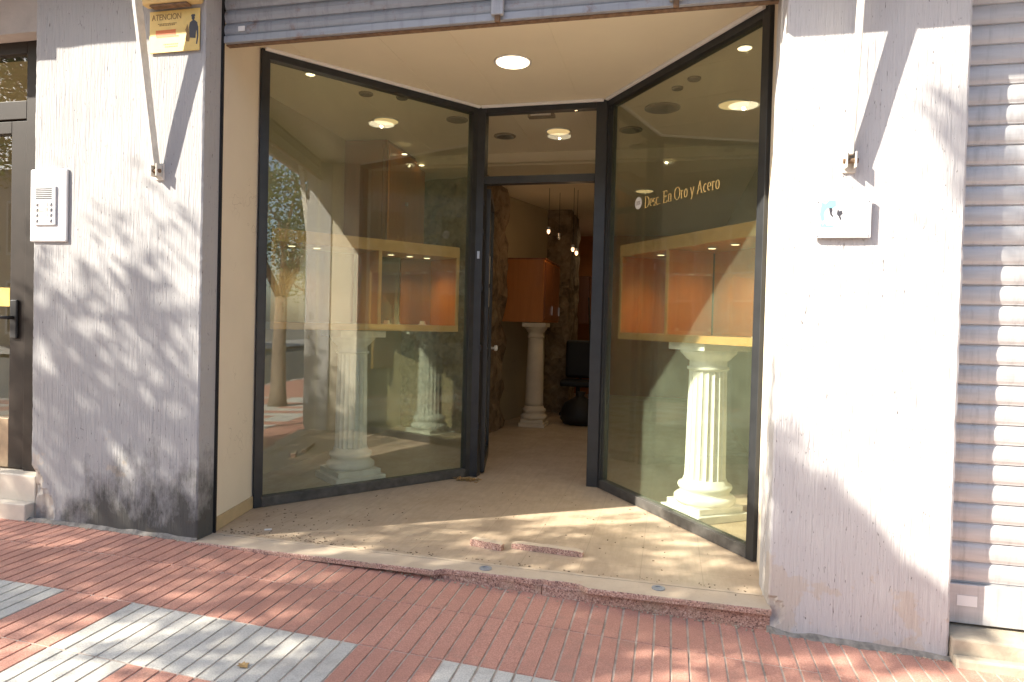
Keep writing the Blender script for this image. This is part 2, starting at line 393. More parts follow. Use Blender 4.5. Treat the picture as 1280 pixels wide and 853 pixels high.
# porch and shop floor, ceilings
fl = MB(); fl.box((-2.76, .14, -.2), (.56, .6, 0)); fl.box((-5.0, .6, -.2), (2.2, 13, 0))
fl = MB().prism([(-2.76, .145), (.52, .145), (.56, .66), (3.4, .70), (3.4, 13), (-5, 13), (-5, .70), (-2.86, .66)], -.2, 0)
struct(fl.build('floor', M['floor']))
cl = MB()
cl.box((-2.84, .17, HC), (.56, .7, HC+.1)); 
cb = MB().prism([(-2.735, .20), (.52, .20), (.56, .66), (3.4, .70), (3.4, 3.7), (-5, 3.7), (-5, .70), (-2.86, .66)], HC, HC+.12)
# thin raised seams between the boards
for x in (-2.59, -1.94, -1.447, -.80, -.15): cb.box((x-.006, .21, HC-.003), (x+.006, 3.69, HC+.01))
cb.box((-5, 3.7, HC-.10), (3.4, 3.78, HC+.12)); cb.box((-5, 3.78, HC-.12), (3.4, 13, HC+.12))
co = cb.build('ceiling', M['ceil']); struct(co)

# ------------------------------------------------------------ pillars with raked stucco
def pillar(x0, x1, y1, z1, mat, label, seed, chips):
    mb = MB(); nx = int((x1-x0)/.012); nz = int((z1+.2)/.02)
    def front(i, k):
        x = x0+(x1-x0)*i/nx; z = -.2+(z1+.2)*k/nz
        n = noise.noise(Vector((x*60, seed, z*4))); n2 = noise.noise(Vector((x*5, seed+5, z*3)))
        y = -.0015*abs(n)-.004*n2
        e = min(i, nx-i)
        if e == 0: y += .006
        if e <= 1:                                   # ragged arris
            x += (1 if i <= 1 else -1)*(.004+.006*abs(noise.noise(Vector((seed*3+i*.0, 2, z*9))))+.004*abs(noise.noise(Vector((seed, 7, z*40)))))*(1 if e == 0 else .6)
        for (cx, cz, rr) in chips:                   # lumps knocked off
            d = math.hypot(x-cx, z-cz)/rr
            if d < 1: y += .035*(1-d*d)**.5+.01*noise.noise(Vector((x*20, 3, z*20)))
        return (x, y, z)
    vs = [front(i, k) for k in range(nz+1) for i in range(nx+1)]
    fs = [(k*(nx+1)+i, k*(nx+1)+i+1, (k+1)*(nx+1)+i+1, (k+1)*(nx+1)+i) for k in range(nz) for i in range(nx)]
    mb.add(vs, fs)
    # sides joined to the arris
    for i, sgn in ((0, -1), (nx, 1)):
        col = [vs[k*(nx+1)+i] for k in range(nz+1)]; xb = x0 if i == 0 else x1
        mb.add(col+[(xb, y1, c[2]) for c in col], [(k, k+1, nz+2+k, nz+1+k) for k in range(nz)])
    mb.add([(x0, y1, -.2), (x1, y1, -.2), (x1, y1, z1), (x0, y1, z1)], [(0, 1, 2, 3)])
    o = mb.build('pillar', mat); return tag(o, label, 'pillar')
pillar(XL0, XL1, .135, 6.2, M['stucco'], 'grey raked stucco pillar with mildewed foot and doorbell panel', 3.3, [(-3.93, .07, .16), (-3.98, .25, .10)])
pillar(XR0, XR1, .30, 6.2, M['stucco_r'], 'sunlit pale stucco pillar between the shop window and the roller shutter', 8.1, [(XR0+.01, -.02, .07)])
# side returns (cream) inside the porch: left with shutter slot in front of it
jb = MB().prism([(-2.733, .158), P1, (-2.99, .70), (-2.99, .158)], 0, HC)
jo = jb.build('side_wall', M['cream']); tag(jo, 'cream plaster return wall left of the left shop window', 'wall')
sk = MB().prism([(-2.720, .161), (P1[0]+.012, P1[1]-.002), (P1[0]-.001, P1[1]-.002), (-2.734, .161)], .001, .085)
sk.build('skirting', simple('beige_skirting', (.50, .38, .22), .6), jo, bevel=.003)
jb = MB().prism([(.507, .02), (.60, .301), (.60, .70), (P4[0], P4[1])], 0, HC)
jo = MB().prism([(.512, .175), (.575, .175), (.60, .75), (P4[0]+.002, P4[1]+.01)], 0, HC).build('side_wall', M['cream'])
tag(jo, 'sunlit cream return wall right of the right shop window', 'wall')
# backing masonry behind pillars
tag(MB().box((-4.0, .14, -.2), (-3.0, .66, 6.2)).build('party_wall', M['cream_in']), 'cream masonry wall behind the left pillar beside the porch', 'wall')
tag(MB().box((.61, .305, -.2), (1.25, .68, 6.2)).build('party_wall', M['cream_in']), 'cream masonry wall behind the right pillar beside the porch', 'wall')
# building above
up = MB().box((XL1+.002, .02, 3.42), (XR0-.002, .4, 6.2)).box((XR1+.002, .02, 3.3), (5.2, .4, 6.2)).box((-7.6, .02, 3.13), (XL0-.002, .4, 6.2))
tag(up.build('upper_wall', M['lintel']), 'painted wall of the storey above the shopfronts', 'wall')
tag(MB().box((-9, -.53, 3.70), (5.2, .02, 3.86)).build('shade_slab', M['lintel'], bevel=.01), 'concrete balcony slab added unseen above the shopfront for its shade', 'overhang')  # unseen slab added to cast the shade line across the pillar tops
tag(MB().box((-7.6, -.36, 3.40), (-4.35, .0, 3.55)).build('shade_block', M['lintel'], bevel=.01), 'small canopy added unseen above the far left entrance for its shade', 'blocker')  # unseen box added to drop lower shade on the left pillar edge
tag(MB().box((-.02, -.36, 3.22), (4.0, -.30, 3.52)).box((-.02, -.30, 3.32), (4.0, .0, 3.34)).build('shade_board', M['lintel'], bevel=.01), 'flat fascia board added unseen above the right pillar and shutter for its shade', 'shading')  # unseen board added to shade the top of the right pillar

# ------------------------------------------------------------ threshold
tr = thing('threshold_step', (-1.1, 0, 0), 'pink granite entrance step with broken worn edge', 'step')
mb = MB(); N = 66; x0, x1 = -2.735, .515
prof = []
for i in range(N+1):
    x = x0+(x1-x0)*i/N; chip = 0
    if -1.18 < x < -.42: chip = .035+.03*abs(noise.noise(Vector((x*9, 1, 2))))
    e = -.028+.003*noise.noise(Vector((x*13, 4, 1)))+chip
    prof.append((x, e))
vs = []
for (x, e) in prof: vs += [(x, .143, 0.0), (x, e, 0.0), (x, e-.004, -.006), (x, e-.004, -.028), (x, .0+.012, -.030)]
fs = [(i*5+k, i*5+k+1, i*5+k+6, i*5+k+5) for i in range(N) for k in range(4)]
mb.add(vs, [f[::-1] for f in fs], 0); mb.mi = [(1 if (i % 4) == 0 else 0) for i in range(len(fs))]
mb.add([vs[k] for k in range(5)], [(0, 1, 2, 3, 4)], 0); mb.add([vs[-5+k] for k in range(5)], [(4, 3, 2, 1, 0)], 0)
mb.build('tread', [M['granite'], M['sill']], tr)
mb = MB(); mb.box((-2.735, .013, -.26), (-.62, .14, -.0305)); mb.box((-.615, .004, -.26), (.515, .14, -.0305)); mb.build('riser', M['granite'], tr, bevel=.004)
for i, (xa, ya, xb, yb, h, lab) in enumerate(((-1.135, .43, -.93, .385, .05, 'short broken granite sliver lying on the porch floor'), (-.885, .455, -.455, .425, .042, 'longer broken granite strip lying on the porch floor'))):
    mb = MB(); d = Vector((xb-xa, yb-ya, 0)); n = 12; u = d.normalized(); v = Vector((-u.y, u.x, 0)); vs = []
    for k in range(n+1):
        p = Vector((xa, ya, 0))+d*k/n; wd = .024+.004*noise.noise(Vector((k*.6, i*4, 0))); hh = h*(.85+.12*noise.noise(Vector((k*.7, i, 3))))
        if k in (0, n): wd *= .8; hh *= .8
        vs += [p-v*wd, p+v*wd, p+v*wd*.93+Vector((0, 0, hh)), p-v*wd*.95+Vector((0, 0, hh*.96))]
    fs = [(k*4+a, k*4+(a+1) % 4, k*4+4+(a+1) % 4, k*4+4+a) for k in range(n) for a in range(4)]+[(0, 1, 2, 3), (n*4+3, n*4+2, n*4+1, n*4)]
    mb.add([tuple(q+Vector((0, 0, .001))) for q in vs], fs); mb.mi = [1 if (q < n*4 and q % 4 == 2) else 0 for q in range(len(fs))]  # top faces get the paler stone, so their lit look is painted in
    tag(mb.build('stone_fragment', [M['granite'], M['sill']]), lab, 'stone', 'broken granite pieces on the porch')
for (x, y, lab) in ((-.945, .075, 'steel floor lock plate near the chipped middle of the step'), (-.02, .075, 'steel floor lock plate near the right end of the step')):
    mb = MB(); mb.lathe([(.034, 0), (.034, .004), (.022, .006), (.016, .006), (.016, .002), (0.001, .002)], (x, y, .001), 24)
    tag(mb.build('floor_lock_plate', M['galv_rust']), lab, 'lock plate', 'shutter lock plates in the step')
# joint dust line
rail = MB().box((-2.73, .128, .0012), (.50, .150, .0035)); tag(rail.build('shutter_track_strip', M['sill']), 'thin worn strip across the porch where the shutter lands', 'strip')

# ------------------------------------------------------------ glazed fronts
def glazed(name, A, B, label, cat, z1=HC-.004, end=0.0):
    t = thing(name, (A[0], A[1], 0), label, cat); m = line_matrix(A, B); W = L(A, B)
    def b(nm, a, c, mat=M['frame'], bev=.003):
        return MB().box(a, c, m).build(nm, mat, t, bevel=bev)
    return t, m, W, b
tl, ml, WL, b = glazed('shop_window', P1, P2, 'large angled left shop window reflecting trees and the street', 'shop window')
b('post', (0, -.03, .002), (.055, .05, HC-.004)); b('post', (WL-.07, -.028, .002), (WL-.002, .05, HC-.004))
b('bottom_rail', (.056, -.028, .002), (WL-.051, .048, .072), M['frame_dusty']); b('top_rail', (.056, -.028, HC-.066), (WL-.051, .048, HC-.004))
b('glass_pane', (.056, .008, .073), (WL-.051, .016, HC-.067), M['glass'], 0)
b('glazing_bead', (.056, -.014, .073), (.066, .006, HC-.067)); b('glazing_bead', (WL-.061, -.014, .073), (WL-.051, .006, HC-.067))
trw, mr, WR, b = glazed('shop_window', P3, P4, 'large angled right shop window with gold lettering', 'shop window')
b('post', (.002, -.028, .002), (.055, .05, HC-.004)); b('post', (WR-.06, -.03, .002), (WR, .05, HC-.004))
b('bottom_rail', (.056, -.028, .002), (WR-.061, .048, .072), M['frame_dusty']); b('top_rail', (.056, -.028, HC-.066), (WR-.061, .048, HC-.004))
b('glass_pane', (.056, .008, .073), (WR-.061, .016, HC-.067), M['glass'], 0)
b('glazing_bead', (.056, -.014, .073), (.066, .006, HC-.067)); b('glazing_bead', (WR-.071, -.014, .073), (WR-.061, .006, HC-.067))

# broad-nib serif lettering for the window
def arc(cx, cy, rx, ry, a0, a1, n=12): return [(cx+rx*math.cos(R(a0+(a1-a0)*i/n)), cy+ry*math.sin(R(a0+(a1-a0)*i/n))) for i in range(n+1)]
def ser(x, y, w_=.13): return [(x-w_, y), (x+w_, y)]
G = {
 'D': (.78, [[(.17, 0), (.17, 1)], [(.17, 1), (.35, 1)]+arc(.33, .5, .38, .5, 90, -90)+[(.17, 0)], [(.03, 0), (.2, 0)], [(.03, 1), (.2, 1)]]),
 'E': (.68, [[(.17, 0), (.17, 1)], [(.03, 1), (.56, 1), (.58, .82)], [(.03, 0), (.58, 0), (.62, .2)], [(.17, .52), (.44, .52)], [(.44, .62), (.44, .42)]]),
 'O': (.84, [arc(.42, .5, .35, .52, 0, 360, 28)]),
 'A': (.76, [[(.37, 1.02), (.12, 0)], [(.37, 1.02), (.62, 0)], [(.20, .36), (.54, .36)], ser(.12, 0, .1), ser(.63, 0, .12)]),
 'e': (.50, [[(.09, .36), (.42, .36)]+arc(.25, .36, .17, .32, 0, 300, 20)]),
 's': (.42, [arc(.20, .50, .12, .15, 35, 250, 10)+arc(.21, .17, .14, .17, 80, -150, 12)]),
 'c': (.46, [arc(.25, .33, .17, .33, 45, 310, 18)]),
 '.': (.26, [[(.1, .0), (.1, .09)], [(.14, .0), (.14, .09)]]),
 'n': (.58, [[(.14, 0), (.14, .66)], [(.03, .63), (.14, .66)], arc(.29, .46, .15, .19, 180, 0, 10)+[(.44, 0)], ser(.14, 0, .09), ser(.44, 0, .09)]),
 'r': (.42, [[(.14, 0), (.14, .66)], [(.03, .63), (.14, .66)], arc(.28, .42, .14, .22, 170, 60, 8), ser(.14, 0, .1)]),
 'o': (.52, [arc(.25, .33, .18, .34, 0, 360, 22)]),
 'y': (.52, [[(.08, .66), (.26, .04)], [(.45, .66), (.20, -.26), (.08, -.28)], ser(.08, .66, .08), ser(.44, .66, .08)]),
 ' ': (.26, [])}
def letter_mesh(txt, h, sx=1.0, thick=.115, thin=.042, ext=.0012):
    mb = MB(); x = 0
    for ch in txt:
        wd, strokes = G[ch]
        for st in strokes:
            P = [Vector((x+px*sx, py, 0)) for px, py in st]; vs = []
            for i, p in enumerate(P):
                d = (P[min(i+1, len(P)-1)]-P[max(i-1, 0)]).normalized(); wv = thin+(thick-thin)*abs(d.y)**1.3
                nrm = Vector((-d.y, d.x, 0))*wv/2
                vs += [(p+nrm)*h, (p-nrm)*h]
            n = len(P); V3 = [(v.x, -ext, v.y) for v in vs]+[(v.x, 0, v.y) for v in vs]
            fs = [(2*i, 2*i+1, 2*i+3, 2*i+2) for i in range(n-1)]+[(2*n+2*i, 2*n+2*i+2, 2*n+2*i+3, 2*n+2*i+1) for i in range(n-1)]
            fs += [(2*i, 2*i+2, 2*n+2*i+2, 2*n+2*i) for i in range(n-1)]+[(2*i+1, 2*n+2*i+1, 2*n+2*i+3, 2*i+3) for i in range(n-1)]
            mb.add(V3, fs)
        x += wd*sx
    return mb, x*h
lm, lw = letter_mesh('Desc. En Oro y Acero', .082, 1.12)
# window local position of the writing
s0 = L(P3, (-.214, 1.70)); want = L((-.214, 1.70), (.275, 1.0)); k = want/lw
T = mr @ Matrix.Translation((s0, .0075, 2.243)) @ Matrix.Diagonal((k, 1, 1, 1))
lm.v = [tuple(T @ Vector(v)) for v in lm.v]; lm.build('lettering', M['gold'], trw)
dc = MB(); sc = L(P3, (-.262, 1.765)); Rd = Matrix.Rotation(math.pi/2, 4, 'X')
dc.lathe([(.046, 0), (.046, .0012)], n=32, M4=mr @ Matrix.Translation((sc, .0075, 2.292)) @ Rd)
dk = dc.build('discount_disc', M['white'], trw)
vs, fs = text_mesh('20%', .044); vs = [(x*.8, y, z) for x, y, z in vs]; xm = max(v[0] for v in vs)/2
MB().add(vs, fs, 0, mr @ Matrix.Translation((sc-xm, .0055, 2.278)) @ Rd).build('numerals', M['grey_ink'], dk)

# entrance: corner posts, header, transom
te, me_, WD, b = glazed('door_frame', P2, P3, 'dark aluminium entrance frame with transom window between the shop windows', 'door frame')
tag(MB().box((.02, -.062, HC-.022), (WL-.02, -.034, HC-.001), ml).build('ceiling_trim', M['white'], bevel=.004), 'pale ceiling trim above the left shop window', 'trim'); tag(MB().box((.04, -.062, HC-.022), (WR-.03, -.034, HC-.001), mr).build('ceiling_trim', M['white'], bevel=.004), 'pale ceiling trim above the right shop window', 'trim'); tag(MB().box((.04, -.064, HC-.024), (WD-.04, -.038, HC-.001), me_).build('ceiling_trim', M['white'], bevel=.004), 'pale ceiling trim above the entrance transom', 'trim')
b('jamb', (.0, -.035, .002), (.075, .065, HC-.004)); b('jamb', (WD-.10, -.035, .002), (WD-.0, .065, HC-.004))
b('header', (.076, -.03, 2.545), (WD-.101, .055, 2.61)); b('top_rail', (.076, -.03, HC-.066), (WD-.101, .05, HC-.004))
b('transom_pane', (.076, .008, 2.611), (WD-.101, .016, HC-.067), M['glass_in'], 0)
lk = b('strike_plate', (.030, -.042, 1.90), (.052, -.0352, 1.965), M['steel'], .001)
# right corner post cover, meeting the right window
for z in (.42, 1.10, 1.62, 2.1, 2.35):
    b('hinge', (.078, -.046, z), (.090, -.028, z+.05), M['black'])
# door leaf, standing open inward
D0 = (-1.595, 2.262); D1 = (-1.80, 3.15)
td = thing('door_leaf', (D0[0], D0[1], 0), 'open glass door leaf with narrow dark frame and white knob', 'door')
md = line_matrix(D0, D1); W = L(D0, D1)
def b(nm, a, c, mat=M['frame'], bev=.003, par=None): return MB().box(a, c, md).build(nm, mat, par or td, bevel=bev)
b('stile', (0, -.02, .012), (.05, .02, 2.53)); b('stile', (W-.05, -.02, .012), (W, .02, 2.53))
b('bottom_rail', (.051, -.02, .012), (W-.051, .02, .10)); b('top_rail', (.051, -.02, 2.47), (W-.051, .02, 2.53))
b('glass_pane', (.051, -.003, .101), (W-.051, .003, 2.469), M['glass_in'], 0)
kn = MB(); kn.lathe([(.012, 0), (.012, .03), (.028, .035), (.030, .06), (.018, .068), (.001, .07)], n=20, M4=md @ Matrix.Translation((W-.025, -.02, 1.09)) @ Matrix.Rotation(math.pi/2, 4, 'X'))
kn.build('knob', M['white'], td, smooth=True)
b('notice', (.30, -.006, 1.72), (.50, -.0035, 1.98), M['white'], 0); b('notice', (.33, -.006, 1.50), (.48, -.0035, 1.68), M['offwhite'], 0)

# ------------------------------------------------------------ rolled shutter above the porch
ts = thing('rolled_up_shutter', (-1.1, .15, 3.0), 'rolled-up galvanised shutter with rusty bottom bar across the top of the porch', 'shutter')
mb = MB(); mb.box((-2.70, .135, 3.012), (.485, .175, 3.055)); mb.build('bottom_bar', M['galv_rust'], ts, bevel=.004)
mb = MB(); mb.box((-2.70, .160, 3.004), (.485, .196, 3.011)); mb.build('rubber_seal', M['rust'], ts)
mb = MB(); 
zz = [(3.056, .150), (3.075, .142), (3.095, .138), (3.115, .142), (3.13, .152), (3.136, .158)]
zs = list(zz)
for k in range(1, 4): zs += [(z+.082*k, y) for z, y in zz]
nv = len(zs); xs = (-2.70, .485)
vs = [(x, y, z) for x in xs for z, y in zs]+[(x, y+.006, z) for x in xs for z, y in zs]
fs = [(i, i+1, nv+i+1, nv+i) for i in range(nv-1)]+[(2*nv+i, 3*nv+i, 3*nv+i+1, 2*nv+i+1) for i in range(nv-1)]
mb.add(vs, fs); mb.build('slat_curtain', M['galv_rust'], ts)
for x in (-.97, -.02):
    o = MB().box((x-.035, .105, 3.03), (x+.035, .133, 3.13)).build('lock', M['galv'], ts, bevel=.006)
    MB().box((x-.014, .108, 2.995), (x+.016, .130, 3.0295)).build('lock_bolt', M['rust'], o, bevel=.004)
MB().box((-2.60, .1335, 3.075), (-2.555, .1365, 3.105)).build('sticker', M['white'], ts)
tag(MB().box((XL1-.02, .1365, -.04), (XL1+.016, .1425, 3.4)).box((XL1+.004, .1425, -.04), (XL1+.010, .156, 3.4)).build('shutter_guide', M['black']), 'steel shutter guide beside the left pillar, black for the shade in its slot', 'shutter guide', None)  # black strip stands in for the shade inside the guide slot
tag(MB().box((XR0-.004, .1365, .0), (XR0+.03, .1425, 3.4)).box((XR0+.002, .1425, .0), (XR0+.008, .165, 3.4)).build('shutter_guide', M['offwhite']), 'pale steel shutter guide beside the right pillar', 'shutter guide', None)

# ------------------------------------------------------------ right neighbour's closed shutter
tq = thing('roller_shutter', (2.9, .14, 0), 'closed grey roller shutter of the neighbouring shop on the right', 'shutter')
mb = MB(); zs = []; z = .17; P_ = .094
while z < 3.28:
    zs += [(z, .152), (z+.006, .157), (z+.010, .148)]
    for q in range(7): a = math.pi*q/6; zs.append((z+.013+.078*q/6, .148-.008*math.sin(a)**.6 if 0<q<6 else .148))
    z += P_
nv = len(zs); xs = [XR1+.004, 5.0]
vs = [(x, y, z) for x in xs for z, y in zs]+[(x, y+.004, z) for x in xs for z, y in zs]
fs = [(i, i+1, nv+i+1, nv+i) for i in range(nv-1)]+[(2*nv+i, 3*nv+i, 3*nv+i+1, 2*nv+i+1) for i in range(nv-1)]
mb.add(vs, fs)
M['slat'] = galvanised('painted_shutter_slats', (.55, .545, .54), False); mb.build('slat_curtain', M['slat'], tq)
MB().box((XR1+.004, .128, -.02), (5.0, .165, .168)).build('bottom_bar', M['slat'], tq, bevel=.004)
MB().box((XR1+.07, .1255, .065), (XR1+.155, .1275, .115)).build('sticker', M['white'], tq)
tag(MB().box((XR1+.002, -.02, -.4), (5.0, .3, -.035)).box((XR1+.002, -.075, -.4), (5.0, -.0205, -.105)).build('doorstep', M['conc'], bevel=.01), 'beige concrete doorstep under the closed shutter', 'step')
tag(MB().box((XR1+.004, .32, -.3), (5.2, .5, 6.2)).build('inner_wall', M['lintel']), 'masonry behind the closed shutter on the right', 'wall')

# ------------------------------------------------------------ left neighbour's entrance door
tn = thing('entrance_door', (-5.0, .15, .28), 'bronze glazed entrance door of the neighbouring building on the far left', 'door')
def b(nm, a, c, mat=M['bronze'], bev=.003, par=None): return MB().box(a, c).build(nm, mat, par or tn, bevel=bev)
b('jamb', (-4.185, .13, .28), (-4.0, .24, 3.13)); b('top_rail', (-7.0, .13, 3.05), (-4.186, .24, 3.13)); b('transom_bar', (-7.0, .13, 2.62), (-4.186, .22, 2.74))
b('transom_pane', (-7.0, .16, 2.741), (-4.186, .166, 3.049), M['glass_in'], 0)
b('stile', (-4.318, .14, .29), (-4.188, .20, 2.61)); b('bottom_rail', (-5.2, .14, .29), (-4.319, .20, .62), M['bronze_lit']); b('top_rail', (-5.2, .14, 2.53), (-4.319, .20, 2.61))
b('stile', (-5.33, .14, .29), (-5.201, .20, 2.61)); b('glass_pane', (-5.2, .168, .621), (-4.319, .174, 2.529), M['glass_in'], 0)
b('sticker', (-4.55, .160, 1.375), (-4.345, .163, 1.50), simple('yellow_sticker', (.8, .55, .12), .5), 0)
mb = MB(); mb.box((-4.30, .122, 1.16), (-4.24, .1395, 1.42)); o = mb.build('lock_plate', M['black'], tn, bevel=.008)
MB().tube([(-4.27, .122, 1.30), (-4.27, .075, 1.30), (-4.42, .072, 1.30)], .012).build('handle', M['black'], o, smooth=True)
b('side_panel', (-7.0, .14, .29), (-5.331, .2, 2.61), M['glass_in'], 0)
tag(MB().box((-7.5, .04, -.1), (XL0-.002, .6, .278)).box((-7.5, -.03, -.1), (XL0-.002, .0395, .11)).build('doorstep', M['step'], bevel=.008), 'pale marble doorstep under the bronze entrance door', 'step')
tag(MB().box((-7.6, 2.6, .28), (-4.02, 2.7, 3.4)).box((-7.6, .61, .27), (-4.02, 2.6, .279)).box((-7.6, .41, 3.2), (-4.02, 2.6, 3.3)).box((-7.7, -.0, -.1), (-7.6, 2.7, 6.2)).build('lobby_wall', M['cream_in']), 'inner walls of the lobby behind the bronze entrance door', 'wall')

# ------------------------------------------------------------ on the pillars
ti = thing('doorbell_panel', (-3.83, 0, 2.0), 'white metal doorbell intercom panel on the left pillar', 'intercom')
def b(nm, a, c, mat=M['white'], bev=.004, par=None): return MB().box(a, c).build(nm, mat, par or ti, bevel=bev)
pan = b('plate', (-3.975, -.018, 1.787), (-3.69, -.001, 2.243), simple('white_enamel_plate', (.60, .60, .60), .35, var=.05), .008)
hs = b('speaker_module', (-3.93, -.028, 1.89), (-3.765, -.0185, 2.135), simple('aluminium_module', (.55, .55, .56), .35, metal=.3))
for k in range(6): b('speaker_slot', (-3.918, -.0295, 2.055+k*.012), (-3.795, -.0282, 2.060+k*.012), M['black'], 0, hs)
for r in range(4):
    for c in range(2): b('bell_button', (-3.918+c*.108, -.034, 1.91+r*.034), (-3.903+c*.108, -.0282, 1.928+r*.034), M['steel'], .002, hs)
    b('name_tag', (-3.893, -.0295, 1.908+r*.034), (-3.828, -.0282, 1.93+r*.034), M['peach'] if r == 2 else M['offwhite'], 0, hs)

tg = thing('warning_sign', (-2.93, 0, 3.04), 'faded yellow security warning sign with a dark guard figure on the left pillar', 'sign')
def b(nm, a, c, mat, bev=0): return MB().box(a, c).build(nm, mat, tg, bevel=bev)
b('sign_plate', (-3.10, -.014, 2.915), (-2.752, -.008, 3.162), M['yellow_sign'], .001)
Rx = Matrix.Rotation(math.pi/2, 4, 'X')
def sign_text(txt, size, x, z, mat, name='lettering', par=tg, y=-.0145, wid=None, shear=0):
    vs, fs = text_mesh(txt, size); xm = max(v[0] for v in vs); k = wid/xm if wid else 1
    vs = [(vx*k+shear*vy, vy, vz) for vx, vy, vz in vs]
    return MB().add(vs, fs, 0, Matrix.Translation((x, y, z)) @ Rx).build(name, mat, par)
sign_text('ATENCION', .05, -3.085, 3.108, M['brown_ink'], wid=.205)
mb = MB(); mb.box((-3.055, -.0152, 3.012), (-2.915, -.0145, 3.048)); mb.box((-3.05, -.0152, 3.005), (-2.895, -.0145, 3.0119)); mb.build('red_emblem', M['red_ink'], tg)
random.seed(3)
for r, (z, xa, xb) in enumerate(((3.085, -3.04, -2.91), (3.076, -3.03, -2.92), (2.962, -3.00, -2.90), (2.948, -2.99, -2.905))):
    x = xa; mb = MB()
    while x < xb: wd = random.uniform(.004, .011); mb.box((x, -.0150, z-.003), (x+wd, -.0145, z+.003)); x += wd+.004
    mb.build('small_print', M['brown_ink'], tg)
def blob(cx, cy, rx, ry, n=18): return [(cx+rx*math.cos(2*math.pi*k/n), cy+ry*math.sin(2*math.pi*k/n)) for k in range(n)]
Tg = Matrix.Translation((-2.80, -.0145, 2.93)) @ Rx
mb = MB(); mb.prism(blob(.004, .176, .011, .014), 0, .0008, Tg); mb.prism([(-.012, .184), (.018, .184), (.016, .196), (-.006, .196)], 0, .0009, Tg)
mb.prism([(-.018, .06), (.022, .055), (.026, .10), (.034, .145), (.020, .158), (.008, .164), (-.002, .160), (-.018, .150), (-.024, .12)], 0, .0007, Tg)
mb.prism([(.030, .147), (.040, .12), (.042, .07), (.034, .02), (.026, .02), (.032, .07), (.026, .11)], 0, .0006, Tg)
mb.build('guard_silhouette', M['dark_ink'], tg)
mb = MB(); mb.prism([(-.030, .125), (-.036, .142), (-.042, .124), (-.050, .108), (-.046, .100), (-.042, .085), (-.048, .055), (-.040, .040), (-.022, .038), (-.016, .06), (-.022, .09), (-.026, .11)], 0, .0005, Tg)
mb.build('dog_silhouette', M['brown_ink'], tg)

ta = thing('alarm_housing', (-2.93, 0, 3.2), 'beige box above the yellow warning sign on the left pillar', 'box')
mb = MB(); mb.box((-3.12, -.085, 3.18), (-2.725, -.004, 3.40)); mb.build('casing', simple('yellowed_plastic', (.60, .45, .20), .5), ta, bevel=.02)
mb = MB(); mb.box((-3.06, -.068, 3.166), (-2.80, -.02, 3.1795)); mb.build('underside_cover', M['rust'], ta, bevel=.01)

tp = thing('wall_plaque', (.77, 0, 1.88), 'small white plaque with pale blue patches and dark figures on the right pillar', 'plaque')
def b(nm, a, c, mat, bev=0): return MB().box(a, c).build(nm, mat, tp, bevel=bev)
b('plaque_plate', (.648, -.026, 1.790), (.893, -.012, 1.972), simple('glazed_white_tile', (.66, .66, .65), .25, var=.03), .002)
def poly(nm, pts, mat, d=.0006): MB().prism(pts, 0, d, Matrix.Translation((.648, -.0261, 1.79)) @ Rx).build(nm, mat, tp)
poly('blue_patch', [(.022, .110), (.030, .168), (.045, .158), (.060, .176), (.090, .176), (.092, .150), (.078, .138), (.055, .140), (.044, .125), (.040, .108), (.044, .082), (.030, .078)], M['blue_ink'])
poly('blue_patch', [(.024, .060), (.030, .072), (.036, .058), (.046, .070), (.056, .056), (.070, .060), (.086, .056), (.080, .050), (.030, .050)], M['blue_ink'])
poly('sun_mark', [(.030, .170), (.034, .178), (.058, .179), (.062, .172), (.046, .160)], M['peach'])
poly('figure', [(.062, .140), (.074, .142), (.078, .128), (.074, .116), (.082, .100), (.078, .096), (.068, .108), (.064, .124)], M['dark_ink'])
poly('figure', [(.050, .112), (.056, .120), (.066, .100), (.058, .092), (.052, .098)], M['grey_ink'])
poly('figure', [(.096, .110), (.100, .138), (.106, .124), (.118, .128), (.122, .112), (.112, .102), (.118, .086), (.112, .082), (.104, .100)], M['dark_ink'])
mb = MB(); random.seed(5)
for z in (1.905, 1.882, 1.858, 1.836): mb.box((.79+random.uniform(0, .01), -.0268, z), (.875-random.uniform(0, .03), -.0262, z+.003))
mb.build('handwriting', M['peach'], tp)
for (x, z) in ((.66, 1.80), (.88, 1.80), (.66, 1.958), (.88, 1.96)): MB().lathe([(.004, 0), (.003, .003), (.0005, .004)], n=12, M4=Matrix.Translation((x, -.026, z)) @ Rx).build('screw', M['steel'], tp)

def awning_arm(x, zb, out_top, lean, label):
    t = thing('awning_arm', (x, 0, zb), label, 'awning arm', 'folded awning arms on the pillars')
    top = Vector((x+lean, -out_top, zb+1.35)); bot = Vector((x-.004, -.035, zb+.03))
    mb = MB(); vs = []
    for p, w_, d_ in ((bot, .011, .024), (top, .012, .032)):
        vs += [(p.x-w_, p.y-d_, p.z), (p.x+w_, p.y-d_, p.z), (p.x+w_, p.y+d_, p.z), (p.x-w_, p.y+d_, p.z)]
    mb.add(vs, [(0, 3, 2, 1), (4, 5, 6, 7), (0, 1, 5, 4), (1, 2, 6, 5), (2, 3, 7, 6), (3, 0, 4, 7)]); mb.build('bar', M['offwhite'], t, bevel=.004)
    mb = MB(); mb.box((x-.03, -.012, zb-.045), (x+.028, .006, zb+.055)); mb.box((x-.025, -.06, zb-.03), (x-.017, -.0125, zb+.045)); mb.box((x+.014, -.06, zb-.03), (x+.022, -.0125, zb+.045)); mb.build('wall_bracket', M['offwhite'], t, bevel=.003)
    MB().tube([(x-.034, -.04, zb+.004), (x+.030, -.04, zb+.004)], .012).build('pivot_bolt', M['rust'], t)
    return t
awning_arm(.795, 2.14, .21, .0, 'white awning arm folded up against the right pillar above the plaque')
awning_arm(-3.017, 2.20, .235, -.035, 'white awning arm folded up against the left pillar beside the yellow sign')
